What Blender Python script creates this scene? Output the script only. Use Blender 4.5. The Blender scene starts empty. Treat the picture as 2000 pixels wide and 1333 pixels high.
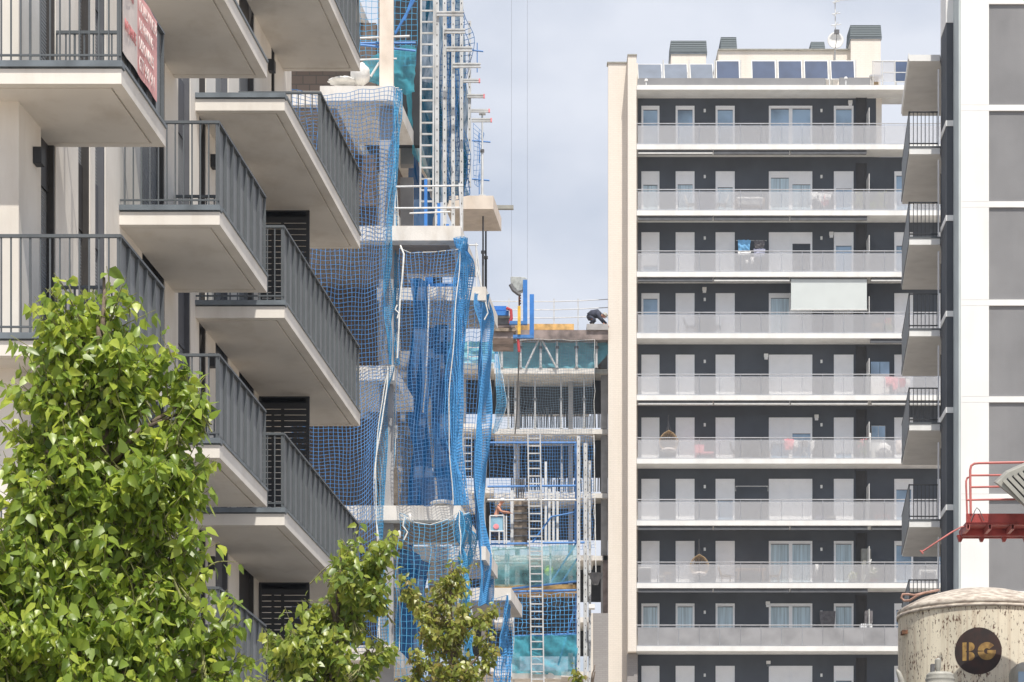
import bpy, math, random
import numpy as np
from mathutils import Vector, Matrix
random.seed(7); np.random.seed(7)
C = bpy.context.scene.collection
R = math.radians

# ------------------------------------------------------------------ camera, world, sun, exposure
F = 5500.0; YH = 2090.0; EYE = 1.6
cam_d = bpy.data.cameras.new("camera"); cam = bpy.data.objects.new("camera", cam_d); C.objects.link(cam)
cam.location = (0, 0, EYE); cam.rotation_euler = (R(90), 0, 0)
cam_d.sensor_width = 36.0; cam_d.lens = 36.0 * F / 2000.0
cam_d.shift_y = (YH - 666.5) / 2000.0
cam_d.clip_end = 5000; bpy.context.scene.camera = cam

SUN_EL, SUN_AZ = 64.0, 11.0          # azimuth: degrees to the right of straight behind the camera
w = bpy.data.worlds.new("World"); bpy.context.scene.world = w; w.use_nodes = True
nt = w.node_tree; nt.nodes.clear()
sky = nt.nodes.new('ShaderNodeTexSky'); sky.sky_type = 'NISHITA'; sky.sun_disc = False
sky.sun_elevation = R(SUN_EL); sky.sun_rotation = R(180 - SUN_AZ); sky.dust_density = 2.0; sky.air_density = 1.0
tc = nt.nodes.new('ShaderNodeTexCoord')
mp = nt.nodes.new('ShaderNodeMapping'); mp.inputs['Scale'].default_value = (1.5, 1.5, 2.6); mp.inputs['Location'].default_value = (.35, .1, .2)
nz = nt.nodes.new('ShaderNodeTexNoise'); nz.inputs['Scale'].default_value = 3.0; nz.inputs['Detail'].default_value = 6; nz.inputs['Roughness'].default_value = .5
rp = nt.nodes.new('ShaderNodeMapRange'); rp.inputs['From Min'].default_value = .36; rp.inputs['From Max'].default_value = .60
rp.inputs['To Min'].default_value = .28; rp.inputs['To Max'].default_value = 1.0
mx = nt.nodes.new('ShaderNodeMix'); mx.data_type = 'RGBA'
mx.inputs['B'].default_value = (6.6, 6.95, 7.75, 1)      # thin high cloud, in the sky's own units
bg = nt.nodes.new('ShaderNodeBackground'); bg.inputs['Strength'].default_value = 0.10
ow = nt.nodes.new('ShaderNodeOutputWorld')
nt.links.new(tc.outputs['Generated'], mp.inputs['Vector']); nt.links.new(mp.outputs[0], nz.inputs['Vector'])
nt.links.new(nz.outputs['Fac'], rp.inputs['Value']); 
sx = nt.nodes.new('ShaderNodeSeparateXYZ'); nt.links.new(tc.outputs['Generated'], sx.inputs[0])      # thinner cloud overhead
el = nt.nodes.new('ShaderNodeMapRange'); el.interpolation_type = 'SMOOTHSTEP'
for k_, v_ in (('From Min', .36), ('From Max', .75), ('To Min', 1.0), ('To Max', .12)): el.inputs[k_].default_value = v_
nt.links.new(sx.outputs['Z'], el.inputs['Value'])
mu = nt.nodes.new('ShaderNodeMath'); mu.operation = 'MULTIPLY'; nt.links.new(rp.outputs[0], mu.inputs[0]); nt.links.new(el.outputs[0], mu.inputs[1])
nt.links.new(mu.outputs[0], mx.inputs['Factor'])
nt.links.new(sky.outputs[0], mx.inputs['A']); nt.links.new(mx.outputs['Result'], bg.inputs['Color'])
nt.links.new(bg.outputs[0], ow.inputs[0])
sd = bpy.data.lights.new("sun", 'SUN'); so = bpy.data.objects.new("sun", sd); C.objects.link(so)
sd.energy = 4.2; sd.angle = R(.5); sd.color = (1, .95, .87)
a, e = R(SUN_AZ), R(SUN_EL)
so.rotation_euler = Vector((-math.sin(a) * math.cos(e), math.cos(a) * math.cos(e), -math.sin(e))).to_track_quat('-Z', 'Y').to_euler()
so.location = (10, -20, 60)
vs = bpy.context.scene.view_settings
vs.view_transform = 'Standard'; vs.look = 'None'; vs.gamma = 1; vs.use_curve_mapping = False; vs.exposure = 0.27
bpy.context.scene.cycles.transparent_max_bounces = 24

# ------------------------------------------------------------------ helpers
def P(x, y, Z): return Vector(((x - 1000) * Z / F, Z, EYE + (YH - y) * Z / F))
def PX(x, Z): return (x - 1000) * Z / F
def PZ(y, Z): return EYE + (YH - y) * Z / F

class MB:
    def __init__(s): s.v = []; s.f = []
    def add(s, v, f):
        n = len(s.v); s.v += [tuple(p) for p in v]; s.f += [tuple(i + n for i in q) for q in f]; return s
    def hexa(s, p): return s.add(p, [(3, 2, 1, 0), (4, 5, 6, 7), (0, 1, 5, 4), (1, 2, 6, 5), (2, 3, 7, 6), (3, 0, 4, 7)])
    def box(s, x0, x1, y0, y1, z0, z1):
        return s.hexa([(x0, y0, z0), (x1, y0, z0), (x1, y1, z0), (x0, y1, z0), (x0, y0, z1), (x1, y0, z1), (x1, y1, z1), (x0, y1, z1)])
    def pbox(s, x0, x1, ya, yb, Z, d):                  # box from picture measures on a plane at depth Z, d metres deep
        return s.box(PX(x0, Z), PX(x1, Z), Z, Z + d, PZ(yb, Z), PZ(ya, Z))
    def sk(s, XE, Z0, Z1, w0, w1, h0, h1):              # box that follows a slanting street line XE(Z)
        z0, z1 = EYE + h0, EYE + h1; a, b = XE(Z0), XE(Z1)
        return s.hexa([(a + w0, Z0, z0), (a + w1, Z0, z0), (b + w1, Z1, z0), (b + w0, Z1, z0),
                       (a + w0, Z0, z1), (a + w1, Z0, z1), (b + w1, Z1, z1), (b + w0, Z1, z1)])
    def path(s, pts, r, n=6, caps=True):
        pts = [Vector(p) for p in pts]; rr = r if isinstance(r, (list, tuple)) else [r] * len(pts)
        k0 = len(s.v); prev = None
        for i, p in enumerate(pts):
            t = (pts[min(i + 1, len(pts) - 1)] - pts[max(i - 1, 0)])
            t = t.normalized() if t.length > 1e-9 else Vector((0, 0, 1))
            if prev is None: u = t.orthogonal().normalized()
            else:
                u = prev - t * prev.dot(t); u = u.normalized() if u.length > 1e-6 else t.orthogonal().normalized()
            prev = u; b = t.cross(u)
            for j in range(n):
                q = 2 * math.pi * (j + .5) / n
                s.v.append(tuple(p + (u * math.cos(q) + b * math.sin(q)) * rr[i]))
        for i in range(len(pts) - 1):
            for j in range(n):
                a = k0 + i * n + j; b2 = k0 + i * n + (j + 1) % n
                s.f.append((a, b2, b2 + n, a + n))
        if caps:
            s.f.append(tuple(k0 + j for j in reversed(range(n)))); s.f.append(tuple(k0 + (len(pts) - 1) * n + j for j in range(n)))
        return s
    def tube(s, p, q, r, n=6): return s.path([p, q], r, n)
    def bar(s, p, q, a, b):                             # rectangular bar between two points, a wide (sideways), b high
        p, q = Vector(p), Vector(q); t = (q - p).normalized()
        up = Vector((0, 0, 1)) if abs(t.z) < .95 else Vector((0, 1, 0))
        u = t.cross(up).normalized(); v = u.cross(t)
        u *= a / 2; v *= b / 2
        return s.hexa([p - u - v, p + u - v, q + u - v, q - u - v, p - u + v, p + u + v, q + u + v, q - u + v])
    def lathe(s, prof, c, n=32, axis='z'):
        k0 = len(s.v)
        for r, z in prof:
            for j in range(n):
                q = 2 * math.pi * j / n
                d = (r * math.cos(q), r * math.sin(q), z) if axis == 'z' else (r * math.cos(q), z, r * math.sin(q))
                s.v.append((c[0] + d[0], c[1] + d[1], c[2] + d[2]))
        for i in range(len(prof) - 1):
            for j in range(n):
                a = k0 + i * n + j; b = k0 + i * n + (j + 1) % n
                s.f.append((a, b, b + n, a + n))
        return s
    def blob(s, c, rx, ry, rz, n=10, m=7, jit=0.0):
        prof = []; k0 = len(s.v)
        for i in range(m + 1):
            t = math.pi * i / m - math.pi / 2
            for j in range(n):
                q = 2 * math.pi * j / n; k = 1 + random.uniform(-jit, jit)
                s.v.append((c[0] + rx * math.cos(t) * math.cos(q) * k, c[1] + ry * math.cos(t) * math.sin(q) * k, c[2] + rz * math.sin(t) * k))
        for i in range(m):
            for j in range(n):
                a = k0 + i * n + j; b = k0 + i * n + (j + 1) % n
                s.f.append((a, b, b + n, a + n))
        return s
    def sheet(s, rows, nu=24, nv=24, amp=0.0, seed=0, dirv=(0, 1, 0)):
        g = surf(rows, nu, nv, amp, seed, dirv); k0 = len(s.v)
        s.v += [tuple(p) for p in g.reshape(-1, 3)]
        for i in range(nv):
            for j in range(nu):
                a = k0 + i * (nu + 1) + j; s.f.append((a, a + 1, a + nu + 2, a + nu + 1))
        return s
    def build(s, name, m, parent=None, smooth=False, bevel=0):
        me = bpy.data.meshes.new(name); me.from_pydata(s.v, [], s.f); me.materials.append(m)
        if smooth: me.polygons.foreach_set('use_smooth', [True] * len(me.polygons))
        me.update()
        o = bpy.data.objects.new(name, me); C.objects.link(o)
        if bevel:
            b = o.modifiers.new('bevel', 'BEVEL'); b.width = bevel; b.segments = 2; b.limit_method = 'ANGLE'
        if parent: par(o, parent)
        return o

def par(o, parent):
    o.parent = parent
    if parent.type == 'EMPTY' and parent.parent is None:
        o.matrix_parent_inverse = Matrix.Translation(-Vector(parent.location))

def catmull(pts, n):
    pts = np.asarray(pts, float); k = len(pts)
    if k == 2:
        t = np.linspace(0, 1, n + 1)[:, None]; return pts[0] * (1 - t) + pts[1] * t
    q = np.vstack([2 * pts[0] - pts[1], pts, 2 * pts[-1] - pts[-2]]); out = []
    for t in np.linspace(0, k - 1, n + 1):
        i = min(int(t), k - 2); u = t - i; p0, p1, p2, p3 = q[i], q[i + 1], q[i + 2], q[i + 3]
        out.append(.5 * (2 * p1 + (p2 - p0) * u + (2 * p0 - 5 * p1 + 4 * p2 - p3) * u * u + (3 * p1 - p0 - 3 * p2 + p3) * u ** 3))
    return np.array(out)

def surf(rows, nu, nv, amp=0.0, seed=0, dirv=(0, 1, 0)):
    a = np.array([catmull([tuple(p) for p in r], nu) for r in rows])
    g = np.stack([catmull(a[:, j], nv) for j in range(nu + 1)], 1)
    if amp:
        rg = np.random.RandomState(seed); U, V = np.meshgrid(np.linspace(0, 1, nu + 1), np.linspace(0, 1, nv + 1))
        d = sum(rg.uniform(.4, 1) * np.sin(2 * np.pi * (rg.uniform(.5, 4) * U + rg.uniform(-2.5, 2.5) * V + rg.rand())) for _ in range(6)) / 3
        d2 = sum(rg.uniform(.4, 1) * np.sin(2 * np.pi * (rg.uniform(.5, 4) * U + rg.uniform(1, 6) * V + rg.rand())) for _ in range(5)) / 3
        g = g + (amp * d)[..., None] * np.array(dirv); g[..., 2] += d2 * amp * .35; g[..., 0] += d2 * amp * .35
    return g

def strands(g, r):
    """three-sided cords along the first axis of a (n, m, 3) node grid, for each of m columns"""
    n, m, _ = g.shape
    t = np.gradient(g, axis=0); t /= np.linalg.norm(t, axis=2, keepdims=True) + 1e-9
    ref = np.array([.31, .77, .55]); u = np.cross(t, ref); u /= np.linalg.norm(u, axis=2, keepdims=True) + 1e-9
    b = np.cross(t, u)
    ring = np.stack([g + r * (math.cos(q) * u + math.sin(q) * b) for q in (0, 2.094, 4.189)], 2)   # n,m,3,3
    v = ring.reshape(-1, 3); idx = np.arange(n * m * 3).reshape(n, m, 3); f = []
    for k in range(3):
        k2 = (k + 1) % 3
        f.append(np.stack([idx[:-1, :, k], idx[:-1, :, k2], idx[1:, :, k2], idx[1:, :, k]], -1).reshape(-1, 4))
    return v, np.vstack(f)

def np_mesh(name, v, f, m, parent=None, smooth=False):
    me = bpy.data.meshes.new(name); v = np.asarray(v, np.float32); f = np.asarray(f, np.int32); k = f.shape[1]
    me.vertices.add(len(v)); me.vertices.foreach_set('co', v.ravel())
    me.loops.add(f.size); me.loops.foreach_set('vertex_index', f.ravel())
    me.polygons.add(len(f)); me.polygons.foreach_set('loop_start', np.arange(0, f.size, k, dtype=np.int32))
    me.polygons.foreach_set('use_smooth', np.full(len(f), smooth))
    me.materials.append(m); me.update(calc_edges=True); me.validate()
    o = bpy.data.objects.new(name, me); C.objects.link(o)
    if parent: par(o, parent)
    return o

def net(rows, mat_, label, sp=.1, r=.006, amp=.05, seed=1, rope=True, group='blue safety nets on the building site', dirv=(0, 1, 0), name='safety_net', diag=False, cat='safety net'):
    rows = [[P(*p) for p in rw] for rw in rows]
    lu = max(sum((rw[i + 1] - rw[i]).length for i in range(len(rw) - 1)) for rw in rows)
    lv = max(sum((rows[i + 1][j] - rows[i][j]).length for i in range(len(rows) - 1)) for j in (0, -1))
    nu, nv = max(3, int(lu / sp)), max(3, int(lv / sp))
    g = surf(rows, nu, nv, amp, seed, dirv)
    v1, f1 = strands(g, r); v2, f2 = strands(np.swapaxes(g, 0, 1), r)
    c = Vector(tuple(g[-1, 0])); t = thing(name, label, cat, c, group)
    np_mesh('mesh', np.vstack([v1, v2]), np.vstack([f1, f2 + len(v1)]), mat_, t)
    if rope:
        k = MB()
        k.path([Vector(p) for p in g[::3, -1]] + [Vector(g[-1, -1])], .011, 5); k.path([Vector(p) for p in g[0, ::3]] + [Vector(g[0, -1])], .009, 5)
        k.build('border_rope', M['rope'], t)
        if rope == 2: MB().path([Vector(p) for p in g[::3, 0]] + [Vector(g[-1, 0])], .014, 5).build('border_rope', M['rope'], t)
    return t

def tag(o, label=None, cat=None, group=None, kind=None):
    if label: o['label'] = label
    if cat: o['category'] = cat
    if group: o['group'] = group
    if kind: o['kind'] = kind
    return o
def thing(name, label, cat, loc=(0, 0, 0), group=None):
    o = bpy.data.objects.new(name, None); C.objects.link(o); o.location = loc; o.empty_display_size = .2
    return tag(o, label, cat, group)
def text_mesh(txt, size, mat_, name, fn, parent=None, ext=.004):
    """lettering as a mesh; fn maps flat (u, v, w) letter points to the place"""
    cu = bpy.data.curves.new('lettering', 'FONT'); cu.body = txt; cu.size = size; cu.extrude = ext / 2; cu.resolution_u = 3
    cu.align_x = 'LEFT'
    tmp = bpy.data.objects.new('lettering', cu); C.objects.link(tmp)
    me = bpy.data.meshes.new_from_object(tmp); bpy.data.objects.remove(tmp); bpy.data.curves.remove(cu)
    for v in me.vertices: v.co = fn(*v.co)
    me.materials.clear(); me.materials.append(mat_); me.name = name
    o = bpy.data.objects.new(name, me); C.objects.link(o)
    if parent: par(o, parent)
    return o

# ------------------------------------------------------------------ materials
M = {}
def mat(name, col, rough=.8, var=.08, scale=6.0, bump=.15, bscale=40.0, metal=0.0, col2=None, spec=.5, stretch=None):
    m = bpy.data.materials.new(name); m.use_nodes = True; n = m.node_tree; b = n.nodes['Principled BSDF']
    b.inputs['Roughness'].default_value = rough; b.inputs['Metallic'].default_value = metal; b.inputs['Specular IOR Level'].default_value = spec
    tcn = n.nodes.new('ShaderNodeTexCoord'); mpn = n.nodes.new('ShaderNodeMapping')
    if stretch: mpn.inputs['Scale'].default_value = stretch
    n.links.new(tcn.outputs['Object'], mpn.inputs['Vector'])
    t = n.nodes.new('ShaderNodeTexNoise'); t.inputs['Scale'].default_value = scale; t.inputs['Detail'].default_value = 5
    n.links.new(mpn.outputs[0], t.inputs['Vector'])
    r = n.nodes.new('ShaderNodeValToRGB'); c = col; d = col2 or tuple(max(0, x * (1 - 2.2 * var)) for x in col)
    hi = tuple(min(1, x * (1 + var)) for x in c)
    r.color_ramp.elements[0].position = .3; r.color_ramp.elements[0].color = (*d, 1)
    r.color_ramp.elements[1].position = .62; r.color_ramp.elements[1].color = (*(c if col2 else hi), 1)
    n.links.new(t.outputs['Fac'], r.inputs[0]); n.links.new(r.outputs[0], b.inputs['Base Color'])
    if bump:
        t2 = n.nodes.new('ShaderNodeTexNoise'); t2.inputs['Scale'].default_value = bscale; t2.inputs['Detail'].default_value = 3
        n.links.new(mpn.outputs[0], t2.inputs['Vector'])
        bp = n.nodes.new('ShaderNodeBump'); bp.inputs['Strength'].default_value = bump; bp.inputs['Distance'].default_value = .01
        n.links.new(t2.outputs['Fac'], bp.inputs['Height']); n.links.new(bp.outputs[0], b.inputs['Normal'])
    M[name] = m; return m
def bands(name, col, per, rough=.5, depth=.5, dark=.6, axis='Z'):      # fine horizontal slats
    m = mat(name, col, rough, .015, 3, 0); n = m.node_tree; b = n.nodes['Principled BSDF']
    tcn = n.nodes.new('ShaderNodeTexCoord'); wv = n.nodes.new('ShaderNodeTexWave'); wv.wave_type = 'BANDS'; wv.bands_direction = axis
    wv.wave_profile = 'SIN'; wv.inputs['Scale'].default_value = 2 * math.pi / (20 * per) ; wv.inputs['Distortion'].default_value = 0
    n.links.new(tcn.outputs['Object'], wv.inputs['Vector'])
    bp = n.nodes.new('ShaderNodeBump'); bp.inputs['Strength'].default_value = depth; bp.inputs['Distance'].default_value = per * .3
    n.links.new(wv.outputs['Fac'], bp.inputs['Height']); n.links.new(bp.outputs[0], b.inputs['Normal'])
    return m
def brick(name, c1, c2, mortar, bw, bh, ax='x', rough=.85):
    m = mat(name, c1, rough, .05, 2, 0); n = m.node_tree; b = n.nodes['Principled BSDF']
    tcn = n.nodes.new('ShaderNodeTexCoord'); sp = n.nodes.new('ShaderNodeSeparateXYZ'); cb = n.nodes.new('ShaderNodeCombineXYZ'); ad = n.nodes.new('ShaderNodeMath'); ad.operation = 'ADD'
    n.links.new(tcn.outputs['Object'], sp.inputs[0]); n.links.new(sp.outputs['X'], ad.inputs[0]); n.links.new(sp.outputs['Y'], ad.inputs[1])
    n.links.new(ad.outputs[0], cb.inputs['X']); n.links.new(sp.outputs['Z'], cb.inputs['Y'])
    bt = n.nodes.new('ShaderNodeTexBrick'); bt.inputs['Color1'].default_value = (*c1, 1); bt.inputs['Color2'].default_value = (*c2, 1); bt.inputs['Mortar'].default_value = (*mortar, 1)
    bt.inputs['Scale'].default_value = 1; bt.inputs['Brick Width'].default_value = bw; bt.inputs['Row Height'].default_value = bh; bt.inputs['Mortar Size'].default_value = bh * .07
    n.links.new(cb.outputs[0], bt.inputs['Vector']); n.links.new(bt.outputs['Color'], b.inputs['Base Color'])
    return m
def sheer(name, col, alpha, rough=.6, tl=.4, var=.3, scale=5.0, gloss=False):   # cloth, mesh or milky glass that lets part of the view through
    m = bpy.data.materials.new(name); m.use_nodes = True; n = m.node_tree; n.nodes.clear()
    o = n.nodes.new('ShaderNodeOutputMaterial'); tr = n.nodes.new('ShaderNodeBsdfTransparent'); df = n.nodes.new('ShaderNodeBsdfDiffuse'); tn = n.nodes.new('ShaderNodeBsdfTranslucent')
    tcn = n.nodes.new('ShaderNodeTexCoord'); nz = n.nodes.new('ShaderNodeTexNoise'); nz.inputs['Scale'].default_value = scale; nz.inputs['Detail'].default_value = 5
    n.links.new(tcn.outputs['Object'], nz.inputs['Vector'])
    mr = n.nodes.new('ShaderNodeMapRange'); mr.inputs['From Min'].default_value = .3; mr.inputs['From Max'].default_value = .7
    mr.inputs['To Min'].default_value = max(0, alpha - var * alpha); mr.inputs['To Max'].default_value = min(1, alpha + var * (1 - alpha))
    n.links.new(nz.outputs['Fac'], mr.inputs['Value'])
    for s in (df, tn): s.inputs['Color'].default_value = (*col, 1)
    m1 = n.nodes.new('ShaderNodeMixShader'); m1.inputs[0].default_value = tl; n.links.new(df.outputs[0], m1.inputs[1]); n.links.new(tn.outputs[0], m1.inputs[2])
    m2 = n.nodes.new('ShaderNodeMixShader'); n.links.new(mr.outputs[0], m2.inputs[0]); n.links.new(tr.outputs[0], m2.inputs[1]); n.links.new(m1.outputs[0], m2.inputs[2])
    last = m2
    if gloss:
        gl = n.nodes.new('ShaderNodeBsdfGlossy'); gl.inputs['Roughness'].default_value = .08; fr = n.nodes.new('ShaderNodeFresnel'); fr.inputs['IOR'].default_value = 1.5
        m3 = n.nodes.new('ShaderNodeMixShader'); n.links.new(fr.outputs[0], m3.inputs[0]); n.links.new(m2.outputs[0], m3.inputs[1]); n.links.new(gl.outputs[0], m3.inputs[2]); last = m3
    n.links.new(last.outputs[0], o.inputs[0]); M[name] = m; return m
def leafmat(name, cols, tl=.35):
    m = bpy.data.materials.new(name); m.use_nodes = True; n = m.node_tree; b = n.nodes['Principled BSDF']; o = n.nodes['Material Output']
    g = n.nodes.new('ShaderNodeNewGeometry'); r = n.nodes.new('ShaderNodeValToRGB'); r.color_ramp.interpolation = 'LINEAR'
    el = r.color_ramp.elements
    while len(el) < len(cols): el.new(.5)
    for i, c in enumerate(cols): el[i].position = i / (len(cols) - 1); el[i].color = (*c, 1)
    n.links.new(g.outputs['Random Per Island'], r.inputs[0]); n.links.new(r.outputs[0], b.inputs['Base Color'])
    b.inputs['Roughness'].default_value = .36; b.inputs['Specular IOR Level'].default_value = .55
    t = n.nodes.new('ShaderNodeBsdfTranslucent'); hs = n.nodes.new('ShaderNodeHueSaturation'); hs.inputs['Value'].default_value = 1.5; hs.inputs['Hue'].default_value = .485
    n.links.new(r.outputs[0], hs.inputs['Color']); n.links.new(hs.outputs[0], t.inputs['Color'])
    mxs = n.nodes.new('ShaderNodeMixShader'); mxs.inputs[0].default_value = tl
    n.links.new(b.outputs[0], mxs.inputs[1]); n.links.new(t.outputs[0], mxs.inputs[2]); n.links.new(mxs.outputs[0], o.inputs[0])
    M[name] = m; return m

mat('cream', (.79, .75, .685), .9, .045, .8, .12, 60)
mat('white', (.82, .82, .80), .7, .03, 1.5, .06, 60)
mat('whitewall', (.84, .84, .82), .9, .02, .8, .12, 50)
mat('greywall', (.245, .245, .25), .9, .05, .9, .3, 30)
mat('darkwall', (.076, .086, .102), .85, .08, .8, .2, 40)
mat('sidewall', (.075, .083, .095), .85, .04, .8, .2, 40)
mat('concrete_warm', (.80, .70, .60), .9, .05, 2.5, .2, 25)
mat('netdark', (.02, .13, .33), .7, .1, 8, 0)
mat('railmetal', (.10, .112, .12), .45, .06, 3, 0)
mat('panelmetal', (.215, .227, .235), .42, .05, 1.5, .04, 8, stretch=(1, 1, .12))
mat('copingmetal', (.155, .18, .20), .4, .12, 4, 0)
mat('blackmetal', (.018, .02, .024), .5, .1, 4, 0)
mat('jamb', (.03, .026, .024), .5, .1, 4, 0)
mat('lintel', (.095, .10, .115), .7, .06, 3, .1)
bands('shutter_grey', (.24, .25, .26), .042, .4, 1.0)
bands('shutter_white', (.88, .885, .89), .05, .5, .35)
mat('frame', (.86, .87, .88), .5, .02, 3, 0)
mat('pane_blue', (.28, .40, .53), .08, .25, .6, 0)  # bluish sky reflection is put into the base colour
mat('pane_curtain', (.50, .62, .68), .12, .15, 1.5, 0, stretch=(9, 9, .3))
mat('pane_dark', (.02, .022, .024), .1, .2, 1.5, 0)
brick('creambrick', (.83, .765, .68), (.80, .74, .655), (.72, .66, .585), .26, .09)
brick('greybrick', (.33, .31, .30), (.36, .34, .33), (.26, .25, .24), .26, .09)
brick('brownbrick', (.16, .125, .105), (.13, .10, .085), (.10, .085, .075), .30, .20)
bands('slate', (.115, .14, .15), .10, .7, 1.0)
mat('concrete', (.78, .745, .69), .9, .035, 2.5, .3, 25)
mat('concrete_grey', (.40, .39, .385), .9, .10, 2.0, .3, 25)
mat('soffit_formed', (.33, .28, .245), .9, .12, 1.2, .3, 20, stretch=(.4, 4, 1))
mat('formply', (.28, .225, .205), .8, .25, 2.0, .2)
mat('plank', (.62, .38, .14), .8, .25, 3.0, .2)
mat('interior_shade', (.035, .037, .042), .9, .2, 1, 0)  # near-black colour standing in for unlit depth
mat('palegreen', (.52, .575, .57), .6, .05, 1, 0)
mat('palewall', (.55, .60, .66), .9, .1, 1, 0)
mat('netblue', (.075, .33, .66), .7, .1, 8, 0)
mat('netlight', (.055, .205, .47), .7, .1, 8, 0)
mat('netpale', (.17, .25, .33), .7, .1, 8, 0)
mat('netteal', (.07, .34, .60), .7, .1, 8, 0)
mat('rope', (.78, .78, .74), .8, .1, 20, 0)
sheer('debris_mesh', (.10, .46, .58), .74, tl=.45)
sheer('debris_back', (.22, .55, .66), .84, tl=.35, var=.12, scale=1.2)
sheer('debris_dark', (.012, .095, .165), .95, tl=.3, var=.5, scale=2.5)
sheer('debris_pale', (.22, .52, .58), .55, tl=.45)
sheer('tarp_blue', (.02, .17, .44), .88, tl=.35, var=.1)
mat('tubeblue', (.06, .22, .55), .5, .1, 6, 0)
mat('panelblue', (.035, .20, .58), .5, .1, 3, 0)
mat('galv', (.66, .67, .67), .5, .08, 6, 0)
mat('whitemast', (.57, .58, .58), .6, .08, 4, 0)
mat('hole', (.05, .05, .055), .9, .05, 4, 0)
mat('steel_dark', (.13, .13, .135), .5, .15, 5, 0)
mat('rust', (.22, .10, .05), .8, .4, 10, .2)
mat('formsteel', (.27, .215, .16), .8, .3, 4, .2)
mat('gatepanel', (.25, .45, .58), .6, .1, 3, 0)
mat('bagwhite', (.78, .77, .74), .9, .08, 8, .5, 15)
sheer('milkglass', (.84, .84, .86), .40, tl=.15, var=.0, gloss=True)
mat('glass_solid', (.335, .335, .345), .25, .10, 1.2, 0)
mat('chrome', (.62, .63, .65), .3, .05, 5, 0, metal=.6)
mat('collector_dark', (.05, .08, .15), .12, .1, 1.2, 0)
mat('collector_pale', (.13, .16, .21), .5, .1, 1.2, 0)  # sky reflection of the tilted collectors, painted as a paler base colour
mat('alu', (.62, .62, .60), .4, .05, 5, 0)
mat('awninggrey', (.115, .12, .13), .6, .1, 3, 0)
mat('blind', (.60, .645, .635), .8, .02, 1.5, .05)
mat('hookgrey', (.40, .42, .40), .6, .12, 8, 0)
mat('yellow', (.75, .46, .06), .6, .1, 5, 0)
mat('redpaint', (.42, .065, .055), .5, .12, 3, .05)
mat('redpale', (.55, .17, .15), .5, .12, 3, .05)
mat('hosepink', (.42, .25, .19), .6, .1, 8, 0)
mat('lampgrey', (.36, .355, .315), .5, .1, 5, 0)
mat('siloblack', (.022, .014, .012), .7, .2, 6, .1, col2=(.05, .02, .014))
mat('siloyellow', (.40, .25, .07), .7, .25, 9, .1, col2=(.12, .06, .025))
mat('bark', (.16, .12, .09), .9, .3, 15, .5, 30)
mat('twig', (.22, .22, .09), .8, .2, 15, .2)
mat('skin', (.62, .30, .20), .6, .1, 8, 0)
mat('helmet', (.82, .82, .80), .35, .02, 5, 0)
mat('darkcloth', (.045, .05, .075), .9, .2, 8, .3)
mat('bluecloth', (.05, .08, .16), .9, .2, 8, .3)
mat('hivis', (.62, .85, .05), .8, .1, 8, .2)
mat('pinkcloth', (.85, .30, .33), .9, .1, 8, .3)
mat('redcloth', (.50, .06, .07), .9, .1, 8, .3)
mat('skycloth', (.20, .48, .78), .9, .08, 6, .3)
mat('whitecloth', (.80, .79, .77), .9, .05, 8, .3)
mat('greycloth', (.16, .15, .155), .9, .15, 8, .3)
mat('lilac', (.40, .41, .54), .8, .05, 4, .1)
mat('woodlight', (.58, .40, .25), .6, .2, 5, .1, stretch=(1, 1, .2))
mat('wicker', (.46, .33, .19), .8, .2, 20, .3)
mat('pot', (.60, .58, .55), .8, .1, 5, .1)
mat('bannerwhite', (.74, .66, .61), .8, .05, 4, .1)
mat('bannerred', (.82, .43, .41), .8, .08, 2.5, .1)
mat('letterwhite', (.84, .74, .70), .8, .05, 6, 0)
mat('letterred', (.60, .20, .20), .8, .05, 6, 0)
mat('asphalt', (.10, .10, .10), .9, .2, 3, .3, 60)
mat('pavement', (.36, .33, .29), .9, .12, 2, .2)
mat('earth', (.40, .34, .275), .95, .15, .25, .3)
leafmat('leaf_bright', [(0.111, 0.182, 0.025), (0.21, 0.315, 0.044), (0.321, 0.424, 0.061), (0.457, 0.533, 0.083), (0.246, 0.35, 0.051), (0.161, 0.242, 0.034)], .48)
leafmat('leaf_mid', [(0.095, 0.157, 0.025), (0.201, 0.29, 0.043), (0.308, 0.383, 0.064), (0.402, 0.442, 0.077), (0.153, 0.233, 0.035)], .46)
leafmat('leaf_olive', [(0.127, 0.161, 0.023), (0.23, 0.287, 0.046), (0.322, 0.368, 0.069), (0.414, 0.425, 0.103), (0.276, 0.218, 0.069)], .46)

def dirt(name, amt, sc, tint=(.62, .56, .48)):          # faint weather streaks over paint and render
    n = M[name].node_tree; b = n.nodes['Principled BSDF']; old = b.inputs['Base Color'].links[0].from_socket
    t_ = n.nodes.new('ShaderNodeTexCoord'); mp_ = n.nodes.new('ShaderNodeMapping'); mp_.inputs['Scale'].default_value = sc; n_ = n.nodes.new('ShaderNodeTexNoise'); n_.inputs['Scale'].default_value = 1; n_.inputs['Detail'].default_value = 6; n_.inputs['Roughness'].default_value = .6
    n.links.new(t_.outputs['Object'], mp_.inputs[0]); n.links.new(mp_.outputs[0], n_.inputs['Vector'])
    r_ = n.nodes.new('ShaderNodeMapRange'); r_.inputs['From Min'].default_value = .48; r_.inputs['From Max'].default_value = .75; r_.inputs['To Max'].default_value = amt; n.links.new(n_.outputs['Fac'], r_.inputs['Value'])
    m_ = n.nodes.new('ShaderNodeMix'); m_.data_type = 'RGBA'; m_.blend_type = 'MULTIPLY'; m_.inputs['B'].default_value = (*tint, 1)
    n.links.new(r_.outputs[0], m_.inputs['Factor']); n.links.new(old, m_.inputs['A']); n.links.new(m_.outputs['Result'], b.inputs['Base Color'])
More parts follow.
